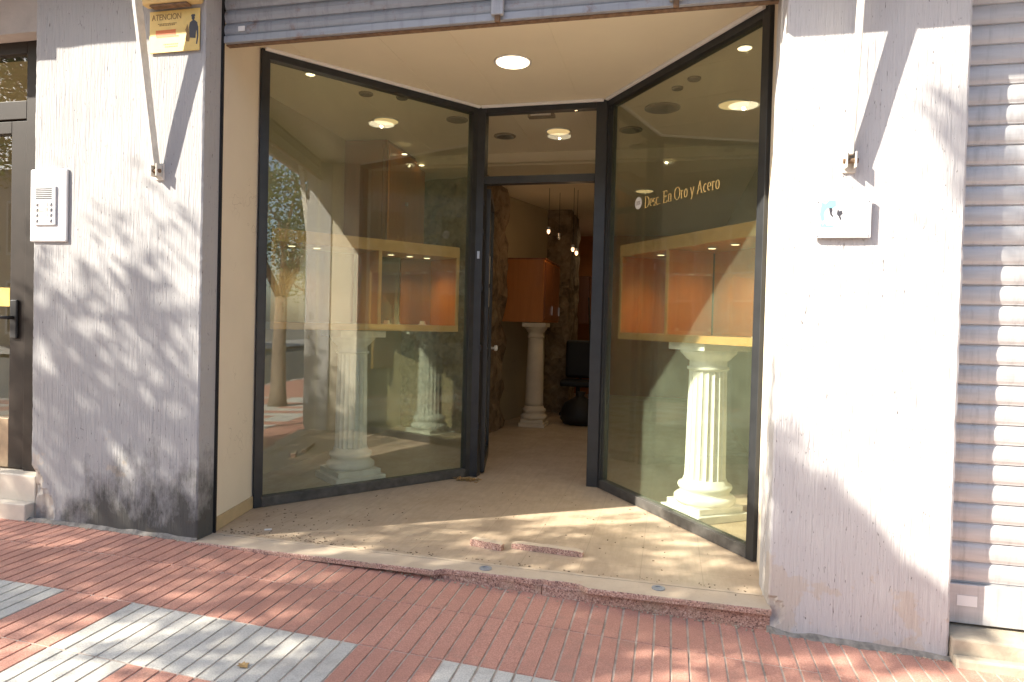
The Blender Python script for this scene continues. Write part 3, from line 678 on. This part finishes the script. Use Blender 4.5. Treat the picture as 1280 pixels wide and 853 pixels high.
tw = thing('rolled_awning', (-1.1, -.3, 3.5), 'rolled-up awning above the shopfront opening', 'awning')
MB().tube([(-3.3, -.30, 3.50), (1.05, -.30, 3.50)], .085, 20).build('fabric_roll', M['offwhite'], tw, smooth=True)
for x in (-3.2, -1.1, .95): MB().box((x-.03, -.30, 3.58), (x+.03, .02, 3.62)).build('roll_bracket', M['galv'], tw)

# ------------------------------------------------------------ classical columns
def column(x, y, h, r, rot, label, mat, fluted=True, s=.22):
    t = thing('column', (x, y, 0), label, 'column', 'plaster columns inside the shop'); Mx = Matrix.Translation((x, y, 0)) @ Matrix.Rotation(rot, 4, 'Z')
    MB().box((-s, -s, .001), (s, s, .055), Mx).box((-s*.86, -s*.86, .0552), (s*.86, s*.86, .10), Mx).build('plinth', mat, t, bevel=.005)
    b0 = .1005
    MB().lathe([(r*1.42, 0), (r*1.5, .015), (r*1.5, .04), (r*1.38, .055), (r*1.22, .065), (r*1.2, .085), (r*1.3, .10), (r*1.34, .115), (r*1.3, .13), (r*1.12, .14), (r*1.06, .17)], (x, y, b0), 48).build('base', mat, t, smooth=True)
    zs, ze = b0+.171, h-.20
    if fluted:
        n = 160; fl = lambda k: .085*max(0, math.sin(math.pi*((k % 8)/8)))**.7 if (k % 8) else 0
        MB().lathe([(r*1.02, zs), (r, zs+.05), (r*.97, (zs+ze)/2), (r*.92, ze)], (x, y, 0), n, fl).build('shaft', mat, t)
    else:
        MB().lathe([(r*1.02, zs), (r, zs+.05), (r*.96, (zs+ze)/2), (r*.84, ze)], (x, y, 0), 40).build('shaft', mat, t, smooth=True)
    q = .92 if fluted else .84
    MB().lathe([(r*q, 0), (r*q*1.12, .01), (r*q*1.12, .025), (r*q*1.0, .03), (r*q*1.0, .07), (r*q*1.15, .08), (r*q*1.35, .11), (r*q*1.5, .13), (r*q*1.5, .145)], (x, y, ze+.0005), 48).build('capital', mat, t, smooth=True)
    MB().box((-s*.92, -s*.92, ze+.146), (s*.92, s*.92, h-.0005), Mx).build('abacus', mat, t, bevel=.004)
    return t
angR = math.atan2(P4[1]-P3[1], P4[0]-P3[0]); angL = math.atan2(P2[1]-P1[1], P2[0]-P1[0])
column(.275, 1.56, 1.245, .143, angR, 'sunlit white fluted column behind the right shop window', M['column'])
column(-2.60, 1.72, 1.255, .133, angL, 'white fluted column behind the left shop window', M['column'])
column(-1.72, 5.17, 1.36, .118, 0, 'cream plain column seen through the open doorway', M['column_in'], False, .17)

# ------------------------------------------------------------ display cases behind the glass
def case(name, m, a, b_, depth, z0, z1, divs, label, side='wood', spots=(), doors=()):
    o0 = m @ Vector((a, 0, 0)); t = thing(name, (o0.x, o0.y, z0), label, 'display case'); y0 = .09; y1 = y0+depth
    def bx(nm, p, q, mat, bev=.002, par=None): return MB().box(p, q, m).build(nm, mat, par or t, bevel=bev)
    bx('bottom_panel', (a, y0+.016, z0), (b_, y1, z0+.05), M['wood_pale']); bx('top_panel', (a, y0+.016, z1-.09), (b_, y1, z1), M['wood_pale'])
    bx('front_rail', (a, y0, z0-.002), (b_, y0+.0155, z0+.051), M['wood_pale']); bx('front_rail', (a, y0, z1-.091), (b_, y0+.0155, z1+.002), M['wood_pale'])
    bx('end_panel', (a+.002, y0+.016, z0+.051), (a+.028, y1, z1-.091), M['wood']); bx('end_panel', (b_-.028, y0+.016, z0+.051), (b_-.002, y1, z1-.091), M['wood'])
    for q in (a, b_-.03): bx('front_stile', (q, y0+.0005, z0+.0515), (q+.03, y0+.0152, z1-.0915), M['wood_pale'])
    for d in divs:
        bx('divider', (d-.010, y0+.016, z0+.051), (d+.010, y1-.05, z1-.091), M['wood']); bx('front_stile', (d-.014, y0+.0005, z0+.0515), (d+.014, y0+.0152, z1-.0915), M['wood_pale'])
    for (p, q, mm) in doors: bx('back_panel', (p, y1-.04-(.0 if mm == 'wood' else -.012), z0+.052), (q, y1-.025+(.0 if mm == 'wood' else .012), z1-.092), M[mm])
    bx('glass_front', (a+.031, y0+.018, z0+.052), (b_-.031, y0+.022, z1-.092), M['glass_in'], 0)
    for (sx, sy) in spots:
        c = m @ Vector((sx, y0+sy, z1-.0915)); k = MB().lathe([(.034, -.008), (.034, 0)], tuple(c), 20).build('spotlight', M['steel'], t)
        MB().lathe([(.026, -.0095), (.026, -.0082)], tuple(c), 20).build('bulb', M['spot'], k)
        a_ = bpy.data.lights.new('lamp_light', 'SPOT'); a_.energy = 2.4 if 'right' in label else 1.2; a_.color = (1, .68, .34); a_.spot_size = R(130); a_.spot_blend = .8; a_.shadow_soft_size = .02
        lo = bpy.data.objects.new('lamp_light', a_); COL.objects.link(lo); lo.parent = t; lo.location = c-Vector((0, 0, .02))-t.location
    return t
tc_ = case('display_case', mr, .09, WR-.075, .46, 1.245, 2.01, [.745], 'honey wood display case with orange back panels behind the right shop window',
     spots=((.45, .15), (.60, .15), (1.02, .18), (1.28, .16), (1.52, .2)), doors=((.13, .60, 'wood'), (.61, .73, 'mirror'), (.76, 1.28, 'wood'), (1.29, 1.50, 'mirror'), (1.51, 1.70, 'wood_dark')))
tcl = case('display_case', ml, .13, WL-.10, .46, 1.262, 1.995, [1.00], 'honey wood display case behind the left shop window',
     spots=((.35, .2), (.55, .2), (1.18, .17), (1.36, .17), (1.53, .17)), doors=((.17, .55, 'cream_in'), (.56, .97, 'wood_dark'), (1.42, 1.78, 'wood_dark'), (1.02, 1.41, 'mirror')))
random.seed(11)
for (mm, xx, yy, zz, lab) in ((ml, 1.50, .26, 1.3125, 'small clear acrylic stand at the right end inside the left display case'), (ml, 1.15, .25, 1.3125, 'small clear acrylic stand near the middle of the left display case'), (mr, 1.45, .30, 1.2955, 'small clear acrylic stand inside the right display case')):
    c = mm @ Vector((xx, yy, zz)); 
    mb = MB().box((-.03, -.025, 0), (.03, .025, .006), Matrix.Translation(c)).box((-.022, -.018, .006), (.022, .018, .034), Matrix.Translation(c), taper=.004)
    tag(mb.build('acrylic_stand', M['offwhite'], bevel=.001), lab, 'stand')
# side support panel under the right case
pmb = MB().box((WR-.17, .10, .001), (WR-.14, .50, 1.243), mr); 
tag(MB().box((WR-.11, .14, .75), (WR-.075, .52, 1.243), mr).build('support_panel', M['wood_pale']), 'narrow wooden support panel under the right end of the display case', 'panel')

# ------------------------------------------------------------ interior
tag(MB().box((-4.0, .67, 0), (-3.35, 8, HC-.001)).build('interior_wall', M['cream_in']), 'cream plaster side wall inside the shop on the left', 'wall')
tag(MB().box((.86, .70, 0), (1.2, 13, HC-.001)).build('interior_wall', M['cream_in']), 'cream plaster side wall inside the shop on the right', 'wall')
# rough stone pier left
def rough_prism(poly_, z0, z1, mat, name, amp=.05, step=.11):
    mb = MB(); n = len(poly_)
    for i in range(n):
        a = Vector((*poly_[i], 0)); c = Vector((*poly_[(i+1) % n], 0)); k = max(1, int((c-a).length/step)); nz = int((z1-z0)/step); nr = Vector(((c-a).y, -(c-a).x, 0)).normalized(); vs = []
        for j in range(nz+1):
            for q in range(k+1):
                p = a+(c-a)*q/k; z = z0+(z1-z0)*j/nz; d = amp*noise.noise(Vector((p.x*4, p.y*4, z*4)))+amp*.5*noise.noise(Vector((p.x*11, p.y*11, z*11)))
                dd = Vector((noise.noise(Vector((p.x*5, p.y*5, z*5))), noise.noise(Vector((p.y*5+9, p.x*5, z*5))), 0))*amp
                vs.append(tuple(p+dd+Vector((0, 0, z))))
        mb.add(vs, [(j*(k+1)+q, j*(k+1)+q+1, (j+1)*(k+1)+q+1, (j+1)*(k+1)+q) for j in range(nz) for q in range(k)])
    return mb.build(name, mat)
tag(rough_prism([(-3.34, 4.5), (-2.12, 4.15), (-2.10, 5.0), (-3.34, 5.3)], 0, 3.09, M['stone'], 'stone_wall', .07, .07), 'rough exposed stone wall inside the doorway on the left', 'wall')
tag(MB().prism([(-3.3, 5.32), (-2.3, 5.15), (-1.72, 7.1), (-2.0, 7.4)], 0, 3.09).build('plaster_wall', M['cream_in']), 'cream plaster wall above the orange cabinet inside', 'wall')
tag(rough_prism([(-2.05, 6.6), (-1.50, 6.6), (-1.50, 7.5), (-2.05, 7.5)], 0, 3.09, M['stone'], 'stone_pier', .05), 'dark stone pier deep inside the shop behind the cabinets', 'pier')
tag(MB().box((-3.3, 9.6, 0), (.86, 9.75, 3.09)).build('back_wall', M['orange_wall']), 'ochre back wall deep inside the shop', 'wall')
# cabinets through the doorway
def cabinet(x0, x1, y0, y1, z0, z1, label, mat, side):
    t = thing('wall_cabinet', (x0, y0, z0), label, 'cabinet', 'orange wooden cabinets inside the doorway')
    MB().box((x0, y0, z0), (x1, y1, z1)).build('carcass', mat, t, bevel=.003)
    n = 2
    for k in range(n):
        ya = y0+.03+(y1-y0-.06)*k/n; yb = y0+.03+(y1-y0-.06)*(k+1)/n-.02
        d = MB().box((x1+.001, ya, z0+.03), (x1+.016, yb, z1-.03)).build('cabinet_door', side, t, bevel=.002)
        MB().box((x1+.017, yb-.05, z0+.10), (x1+.03, yb-.035, z0+.22)).build('handle', M['steel'], d)
    MB().box((x0-.0, y0+.0, z1+.0005), (x1+.02, y1, z1+.02)).build('top_board', M['wood_dark'], t, bevel=.002)
    return t
cabinet(-2.19, -1.60, 5.0, 6.2, 1.37, 2.18, 'orange wooden cabinet resting on the cream column in the doorway', M['wood'], M['wood_dark'])
cabinet(-1.80, -1.34, 7.7, 9.2, 1.37, 2.15, 'dark wooden cabinet further back beyond the stone pier', M['wood_dark'], M['wood_dark'])
# tall hanging cabinet left
tz = thing('tall_cabinet', (-3.3, 3.3, 2.0), 'tall brown cabinet high on the left behind the window with ceiling lights', 'cabinet')
MB().box((-3.345, 2.92, 2.1), (-2.875, 4.0, HC-.02)).build('carcass', M['wood_dark'], tz, bevel=.004)
MB().box((-2.874, 2.96, 2.15), (-2.856, 3.96, HC-.06)).build('door_panel', M['wood'], tz, bevel=.003)
MB().box((-3.31, 2.90, 2.15), (-2.91, 2.919, HC-.06)).build('door_panel', M['wood_dark'], tz, bevel=.003)
MB().lathe([(.022, 0), (.022, .02), (.01, .025)], n=16, M4=Matrix.Translation((-2.856, 3.4, 2.62)) @ Matrix.Rotation(math.pi/2, 4, 'Y')).build('knob', M['steel'], tz)
for y in (3.2, 3.7): MB().lathe([(.03, 0), (.03, .004)], (-2.80, y, HC-.1055), 16).build('spotlight', M['spot'], tz)
# counter in the back of the left interior: nothing more; dark shapes in the doorway
tch = thing('office_chair', (-1.28, 6.2, 0), 'dark swivel chair standing in the gloom beyond the column', 'chair')
MB().prism([(-.24, -.22), (.22, -.22), (.24, .22), (-.22, .24)], .46, .55, Matrix.Translation((-1.28, 6.2, 0))).build('seat', M['black'], tch, bevel=.03)
MB().box((-1.50, 6.34, .56), (-1.06, 6.44, 1.12)).build('backrest', M['black'], tch, bevel=.05)
MB().tube([(-1.28, 6.2, .10), (-1.28, 6.2, .46)], .03).build('stem', M['black'], tch)
MB().tube([(-1.28, 6.34, .50), (-1.28, 6.44, .55), (-1.28, 6.43, .75)], .018).build('back_bracket', M['black'], tch)
for k in range(5):
    a = k*2*math.pi/5+.3; MB().tube([(-1.28, 6.2, .12), (-1.28+.27*math.cos(a), 6.2+.27*math.sin(a), .06)], [.025, .018]).tube([(-1.28+.27*math.cos(a)-.0, 6.2+.27*math.sin(a)-.02, .03), (-1.28+.27*math.cos(a), 6.2+.27*math.sin(a)+.02, .03)], .028).build('foot', M['black'], tch)
mb = MB(); 
for q in range(9):
    pass
mb.lathe([(.05, 0), (.22, .01), (.27, .08), (.26, .18), (.20, .29), (.10, .36), (.05, .39), (.07, .44)], (-1.16, 5.55, .001), 28)
mb.v = [(x+.03*noise.noise(Vector((x*6, y*6, z*6))), y+.03*noise.noise(Vector((y*6, x*6, z*7))), z) for x, y, z in mb.v]
tag(mb.build('rubbish_bag', M['black'], smooth=True), 'black tied rubbish bag on the shop floor beside the doorway', 'bag')
tbm = thing('broom', (-1.0, 5.9, 0), 'broom leaning in the dark at the right side of the doorway', 'broom')
MB().tube([(-1.02, 5.85, .12), (-1.17, 6.3, 1.75)], .013).build('stick', M['black'], tbm); MB().box((-1.14, 5.81, .0), (-.90, 5.88, .12)).build('brush_head', M['black'], tbm, bevel=.01)

# ceiling lamps
def downlight(x, y, r, label, mat, z=HC, power=0, col=(1, .78, .48)):
    t = thing('ceiling_light', (x, y, z), label, 'ceiling light', 'round lights in the ceiling')
    MB().lathe([(r*1.12, 0), (r*1.14, -.006), (r*1.05, -.010), (r*1.0, -.004)][::-1], (x, y, z-.001), 36).build('trim_ring', M['white'], t, smooth=True)
    MB().lathe([(r*.98, -.009), (r*.99, -.005)], (x, y, z-.001), 36).build('diffuser', mat, t)
    if power:
        a = bpy.data.lights.new('lamp_light', 'SPOT'); a.spot_size = R(165); a.spot_blend = 1; a.shadow_soft_size = .012; a.energy = power*5; a.color = col
        lo = bpy.data.objects.new('lamp_light', a); COL.objects.link(lo); lo.parent = t; lo.location = (0, 0, -.03)
    return t
downlight(-1.148, 1.215, .118, 'large bright round light in the porch ceiling', M['lamp'], power=.8)
downlight(-2.644, 2.385, .11, 'round light above the left window reflecting on the cabinet', M['lamp_dim'], power=.5)
downlight(-1.106, 2.948, .11, 'lit round light seen through the transom window', M['lamp_dim'], power=.5)
downlight(.458, 2.40, .12, 'lit oval looking light near the right edge of the right window', M['lamp_dim'], power=.5)
downlight(-2.73, 1.182, .035, 'small spotlight at the top left corner of the left window', M['spot'], power=.2)
downlight(.425, 1.237, .045, 'small spotlight at the top right of the right window', M['spot'], power=.2)
downlight(-.374, 5.31, .11, 'far lit round light above the gold lettering', M['lamp_dim'], z=HC-.12, power=.5)
downlight(-1.2, 8.0, .11, 'deepest round light above the back of the shop', M['lamp_dim'], z=HC-.12, power=1.6)
def vent(x, y, r, label, mat, z=HC):
    t = thing('ceiling_vent', (x, y, z), label, 'vent', 'unlit round fittings in the ceiling')
    MB().lathe([(r, 0), (r, -.008), (r*.9, -.012)][::-1], (x, y, z-.0005), 32).build('rim', M['pipe'], t, smooth=True)
    for q in (.3, .55, .75): MB().lathe([(r*q+.006, -.016), (r*q+.006, -.0135), (r*q-.006, -.0135), (r*q-.006, -.016)], (x, y, z), 32).build('louvre', mat, t)
vent(-2.50, 1.66, .06, 'small orange detector ring above the left display case', M['rust']); vent(-2.24, 1.80, .05, 'small dark recessed fitting beside the orange ring in the left window', M['black']); vent(-1.969, 2.45, .10, 'dark round vent near the corner post of the left window', M['pipe'])
vent(-1.66, 3.03, .11, 'grey round vent behind the transom window', M['galv']); vent(-.12, 2.40, .15, 'large brown round vent behind the right window', M['rust'])
vent(-.42, 3.0, .11, 'dark round vent behind the right window corner post', M['black']); vent(.12, 1.75, .05, 'small orange detector in the right window ceiling', M['rust']); vent(0.0, 1.93, .045, 'small dark fitting beside the orange detector at right', M['black'])
ve = thing('exit_fitting', (-1.17, 2.42, HC), 'small rectangular ceiling fitting just behind the transom window', 'ceiling fitting')
MB().box((-1.29, 2.38, HC-.03), (-1.05, 2.46, HC-.001)).build('housing', M['pipe'], ve, bevel=.005); MB().box((-1.26, 2.37, HC-.024), (-1.08, 2.3795, HC-.008)).build('lens', M['offwhite'], ve)
# hanging bulbs
def pendant(x, y, z, label, lit=True):
    t = thing('hanging_lamp', (x, y, z), label, 'hanging lamp', 'small hanging lamps in the shop')
    MB().tube([(x, y, z+.05), (x, y, HC-.125)], .003, 6).build('cord', M['black'], t)
    MB().lathe([(.022, .02), (.026, .05), (.010, .06)], (x, y, z), 16).build('socket', M['steel'], t)
    MB().lathe([(.004, -.030), (.015, -.020), (.022, -.004), (.019, .014), (.018, .0195)], (x, y, z), 16).build('bulb', M['bulb'] if lit else M['steel'], t, smooth=True)
    if lit:
        a = bpy.data.lights.new('lamp_light', 'POINT'); a.energy = .35; a.color = (1, .6, .3); a.shadow_soft_size = .03
        lo = bpy.data.objects.new('lamp_light', a); COL.objects.link(lo); lo.parent = t; lo.location = (0, 0, -.06)
pendant(-1.556, 5.0, 2.54, 'lit hanging bulb nearest the doorway, left of the other lit ones'); pendant(-1.236, 5.0, 2.31, 'dimmer lit hanging bulb at the right of the doorway'); pendant(-1.21, 5.15, 2.28, 'lower lit hanging bulb at the right of the doorway')
pendant(-1.47, 5.3, 2.50, 'unlit steel hanging lamp just right of the first bulb', False)

# ------------------------------------------------------------ litter
def leaf_obj(x, y, s, rot, label, z=None, name='fallen_leaf'):
    mb = MB(); z = pave_z(x, y) if z is None else z; pts = [(0, -1), (.35, -.5), (.75, -.35), (.45, .1), (.6, .55), (.15, .5), (0, 1), (-.2, .45), (-.6, .4), (-.4, 0), (-.7, -.4), (-.3, -.5)]
    vs = [(0, 0, .004)]+[(px*s, py*s, .003+.45*s*(px*px)*(1 if i % 2 else .6)) for i, (px, py) in enumerate(pts)]
    n = len(pts); vs += [(a, b_, c+.0015) for a, b_, c in vs]
    fs = [(0, 1+i, 1+(i+1) % n) for i in range(n)]+[(n+1, n+2+(i+1) % n, n+2+i) for i in range(n)]
    return tag(mb.add(vs, fs, 0, Matrix.Translation((x, y, z)) @ Matrix.Rotation(rot, 4, 'Z')).build(name, M['dry_leaf']), label, 'leaf')
leaf_obj(-1.63, -1.09, .032, 1.2, 'single curled brown leaf on the white pavers')
random.seed(21)
mb = MB()
for k in range(170):
    x = -1.66+random.gauss(0, .055); y = 1.99+random.gauss(0, .028)-(x+1.66)*.1; z = .001+abs(random.gauss(0, .007)); s = random.uniform(.005, .016); m_ = Matrix.Translation((x, y, z+.003)) @ Matrix.Rotation(random.random()*6, 4, 'Z') @ Matrix.Rotation(random.uniform(-.5, .5), 4, 'X')
    mb.box((-s, -s*.5, 0), (s, s*.5, .002), m_)
tag(mb.build('leaf_litter', M['dry_leaf']), 'small heap of crumbled dry leaves at the foot of the left door post', 'litter', None, 'stuff')
mb = MB()
for k in range(420):
    u = random.random()
    if u < .35: x = random.uniform(-2.7, -1.9); y = random.uniform(.15, .75) if random.random() < .5 else .17+abs(random.gauss(0, .06)); 
    elif u < .75: x = random.uniform(-2.7, .48); y = random.uniform(.1, 1.8)
    else: x = random.uniform(-2.7, .45); y = random.uniform(.15, .22)
    if y > .6 and (x+2.829)*(P2[1]-P1[1])-(y-.659)*(P2[0]-P1[0]) < .1: continue
    if y > .6 and (x-P4[0])*(P3[1]-P4[1])-(y-P4[1])*(P3[0]-P4[0]) > -.1: continue
    s = random.uniform(.0015, .006); mb.box((-s, -s*.6, 0), (s, s*.6, s*.5), Matrix.Translation((x, y, .0015)) @ Matrix.Rotation(random.random()*6, 4, 'Z'))
tag(mb.build('floor_debris', M['pipe']), 'scattered crumbs and grit on the porch floor', 'debris', None, 'stuff')
mb = MB()
for k in range(500):
    x = random.uniform(-4, 5.0); 
    y = -.012-abs(random.gauss(0, .02)); s = random.uniform(.002, .007)
    if XL1 < x < XR0: y += .015
    mb.box((-s, -s*.6, 0), (s, s*.6, s*.7), Matrix.Translation((x, y, pave_z(x, y)+.0005)) @ Matrix.Rotation(random.random()*6, 4, 'Z'))
tag(mb.build('kerbside_grit', M['conc']), 'grit and mortar crumbs along the foot of the facade', 'grit', None, 'stuff')
tag(MB().box((-.022, -.012, 0), (.022, .012, .004), Matrix.Translation((-2.44, .30, .0015)) @ Matrix.Rotation(.5, 4, 'Z')).build('paper_scrap', M['white'], bevel=.001), 'small white paper scrap on the porch floor near the left wall', 'paper')
# mortar fillet between pavement and facade
for (xa, xb, lab) in ((XL0, XL1, 'thin mortar fillet along the foot of the left pillar'), (XR0, XR1, 'thin mortar fillet along the foot of the right pillar')):
    n = 40; mb = MB(); vs = []
    for i in range(n+1):
        x = xa+(xb-xa)*i/n; z = pave_z(x, 0); wv = .02+.03*abs(noise.noise(Vector((x*6, 2, 1))))+.01*noise.noise(Vector((x*25, 2, 1))); vs += [(x, .0, z+.018+.012*noise.noise(Vector((x*9, 5, 1)))), (x, -wv, z+.003), (x, -wv-.004, z-.005)]
    mb.add(vs, [(i*3+k, i*3+k+1, i*3+k+4, i*3+k+3) for i in range(n) for k in range(2)])
    tag(mb.build('mortar_fillet', M['mortar']), lab, 'mortar')

# ------------------------------------------------------------ street trees
PALE = random.Random(4)
def hash_noise(u, v, s): return noise.noise(Vector((u*s, v*s, 3.7)))
def want_shade(p):
    """crowns thinned to shape their shade: where along the sun's way this point would throw its shade on the facade"""
    t = -p.y/SUN.y; u = p.x+SUN.x*t; v = p.z+SUN.z*t
    return u, v
def tree(base, h, crown_c, crown_r, nclump, label, seed, keep=None, leaf=.05, per=60, trunk_r=.11, stems=9, spread=.22, group='trees along the kerb'):
    rnd = random.Random(seed); bz = pave_z(base[0], max(base[1], -4.2))
    t = thing('street_tree', (base[0], base[1], bz), label, 'tree', group); c = Vector(crown_c)
    clumps = []; tries = 0
    while len(clumps) < nclump and tries < 40000:
        tries += 1
        p = Vector((rnd.uniform(-1, 1), rnd.uniform(-1, 1), rnd.uniform(-1, 1)))
        if p.length > 1 or p.length < .25*rnd.random(): continue
        p = c+Vector((p.x*crown_r[0], p.y*crown_r[1], p.z*crown_r[2]))
        if keep and rnd.random() > keep(*want_shade(p)): continue
        clumps.append(p)
    mb = MB(); fork = Vector((base[0]+.1, base[1], bz+h)); 
    mb.tube([(base[0], base[1], bz-.1), (base[0]+.02, base[1], bz+.3), (base[0]-.03, base[1]+.02, bz+h*.55), tuple(fork)], [trunk_r*1.35, trunk_r, trunk_r*.85, trunk_r*.75], 14)
    hubs = rnd.sample(clumps, min(stems, len(clumps)))
    for hb in hubs:
        mid = fork.lerp(hb, .5)+Vector((rnd.uniform(-.12, .12), rnd.uniform(-.12, .12), .12)); mb.tube([tuple(fork-Vector((0, 0, .08))), tuple(mid), tuple(hb)], [trunk_r*.5, trunk_r*.28, trunk_r*.12], 8)
    for cl_ in clumps:
        hb = min(hubs, key=lambda q: (q-cl_).length)
        if (hb-cl_).length > .05: mb.tube([tuple(hb), tuple(hb.lerp(cl_, .5)+Vector((0, 0, .04))), tuple(cl_)], [.013, .009, .004], 5)
    mb.build('trunk', M['bark'], t, smooth=True)
    vs = []; fs = []
    for cl_ in clumps:
        for k in range(per):
            q = cl_+Vector((rnd.gauss(0, spread), rnd.gauss(0, spread), rnd.gauss(0, spread*.75)))
            if keep and rnd.random() > keep(*want_shade(q))*1.8+.02: continue
            d = Vector((rnd.uniform(-1, 1), rnd.uniform(-1, 1), rnd.uniform(-.8, .4))).normalized(); n_ = Vector((rnd.uniform(-1, 1), rnd.uniform(-1, 1), rnd.uniform(-.2, 1))).normalized(); s_ = d.cross(n_).normalized(); ln = leaf*rnd.uniform(.7, 1.3); o = len(vs)
            vs += [tuple(q), tuple(q+d*ln*.45+s_*ln*.28+n_*.0), tuple(q+d*ln), tuple(q+d*ln*.45-s_*ln*.28)]; fs.append((o, o+1, o+2, o+3))
    me = bpy.data.meshes.new('crown'); me.from_pydata(vs, [], fs); me.materials.append(M['leaf']); o = bpy.data.objects.new('crown', me); COL.objects.link(o); o.parent = t; o.location = -t.location
    return t
def keepA(u, v):
    n = hash_noise(u, v, 3.9)+.55*hash_noise(u+9, v, 9)
    if u < XL1:                                       # left pillar
        lim = 2.2+.42*min(1, max(-1, (u+3.35)*2.6))
        if u < -4.2: return .5 if v < 1.6 else .1
        d = .95 if v < lim-.25 else (.5 if v < lim else .03)
        d *= 1.0 if n < (.17 if v > .6 else .45) else .015
        return d
    if u < XR0:
        if v < 0: return .95 if n < (.45 if u < -1.2 else .2) else .15
        if v > 1.35: return .8 if (u < -1.5 and v < 1.95 and n < .2) else 0.0
        left = u < -1.9
        return (.9 if n < .25 else .1) if left else (.75 if n < .08 else .04)
    if u < XR1+.1:
        if v < 0: return .6 if n < .2 else .05
        if 1.9 < v < 2.5 and u > 1.12: return .5 if n > .1 else 0
        if v < .98-(u-.5)*1.05: return .97 if n < .36 else .06
        return 0.0
    if v > 1.9 and v < 2.5 and u < 1.7: return .5 if n > .1 else 0
    return .02
tree((-7.6, -3.75), 2.6, (-7.9, -3.5, 4.5), (1.9, 1.3, 1.35), 210, 'street tree at the kerb whose shade falls on the left pillar', 12, keepA, .065, 90)
tree((-5.2, -3.85), 2.5, (-5.0, -3.4, 4.35), (1.6, 1.2, 1.2), 250, 'street tree at the kerb whose shade dapples the porch floor', 31, keepA, .065, 100)
tree((-3.3, -3.95), 5.2, (-3.75, -3.35, 6.45), (.75, .5, .45), 16, 'tall thin street tree at the kerb left of the camera', 77, keepA, .07, 70, .07, 5)
tree((4.6, -1.75), 2.0, (4.75, -1.75, 3.15), (1.25, 1.3, .95), 60, 'street tree mirrored in the left shop window', 44, None, .075, 90, .14)
tree((14.5, -3.9), 2.2, (14.5, -3.9, 3.4), (1.9, 1.7, 1.5), 70, 'further street tree along the pavement to the right', 45, None, .09, 90, .14)

# ------------------------------------------------------------ buildings across and along the street
def block(x0, x1, y0, y1, h, label, mat, storeys, bays, face='north'):
    t = thing('apartment_building', ((x0+x1)/2, y0, 0), label, 'building', 'buildings along the street'); MB().box((x0, y0, -.6), (x1, y1, h)).build('wall', mat, t)
    MB().box((x0-.15, y0-.15, h+.001), (x1+.15, y1+.15, h+.3)).build('cornice', M['kerb'], t)
    for s_ in range(storeys):
        for q in range(bays):
            z = .4+s_*3.1; xx = x0+(x1-x0)*(q+.5)/bays; yy = y1
            f = MB().box((xx-.75, yy+.001, z), (xx+.75, yy+.06, z+2.1)).build('window', M['white'], t); MB().box((xx-.65, yy+.061, z+.1), (xx+.65, yy+.07, z+2.0)).build('pane', M['far_glass'], f)
block(-26, -12, -27, -17, 6.5, 'low sand coloured building across the street on the left', M['facade'], 2, 5)
block(-11.8, 2, -27, -17, 6.4, 'low white building across the street in the middle', M['facade2'], 2, 5)
block(2.2, 17, -27, -17, 7.4, 'sand coloured building across the street on the right', M['facade'], 2, 5)
block(17.2, 34, -27, -17, 6.8, 'white building across the street at the far right', M['facade2'], 2, 5)
tag(MB().box((5.22, .0, -.8), (30, 10, 9.4)).build('neighbouring_building', M['facade2']), 'pale neighbouring building along the pavement on the right', 'building')
tag(MB().box((-30, .0, -.8), (-7.72, 10, 9.4)).build('neighbouring_building', M['facade']), 'sand coloured neighbouring building along the pavement on the left', 'building')
# shell that closes the shop off from daylight above and behind
tag(MB().box((-7.6, .41, 3.42), (5.2, 13.2, 3.6)).build('floor_slab', M['conc']), 'concrete slab over the shop interior', 'slab')
tag(MB().box((-7.6, 13.0, -.3), (5.2, 13.2, 3.41)).build('rear_wall', M['cream_in']), 'rear outer wall of the shop', 'wall')
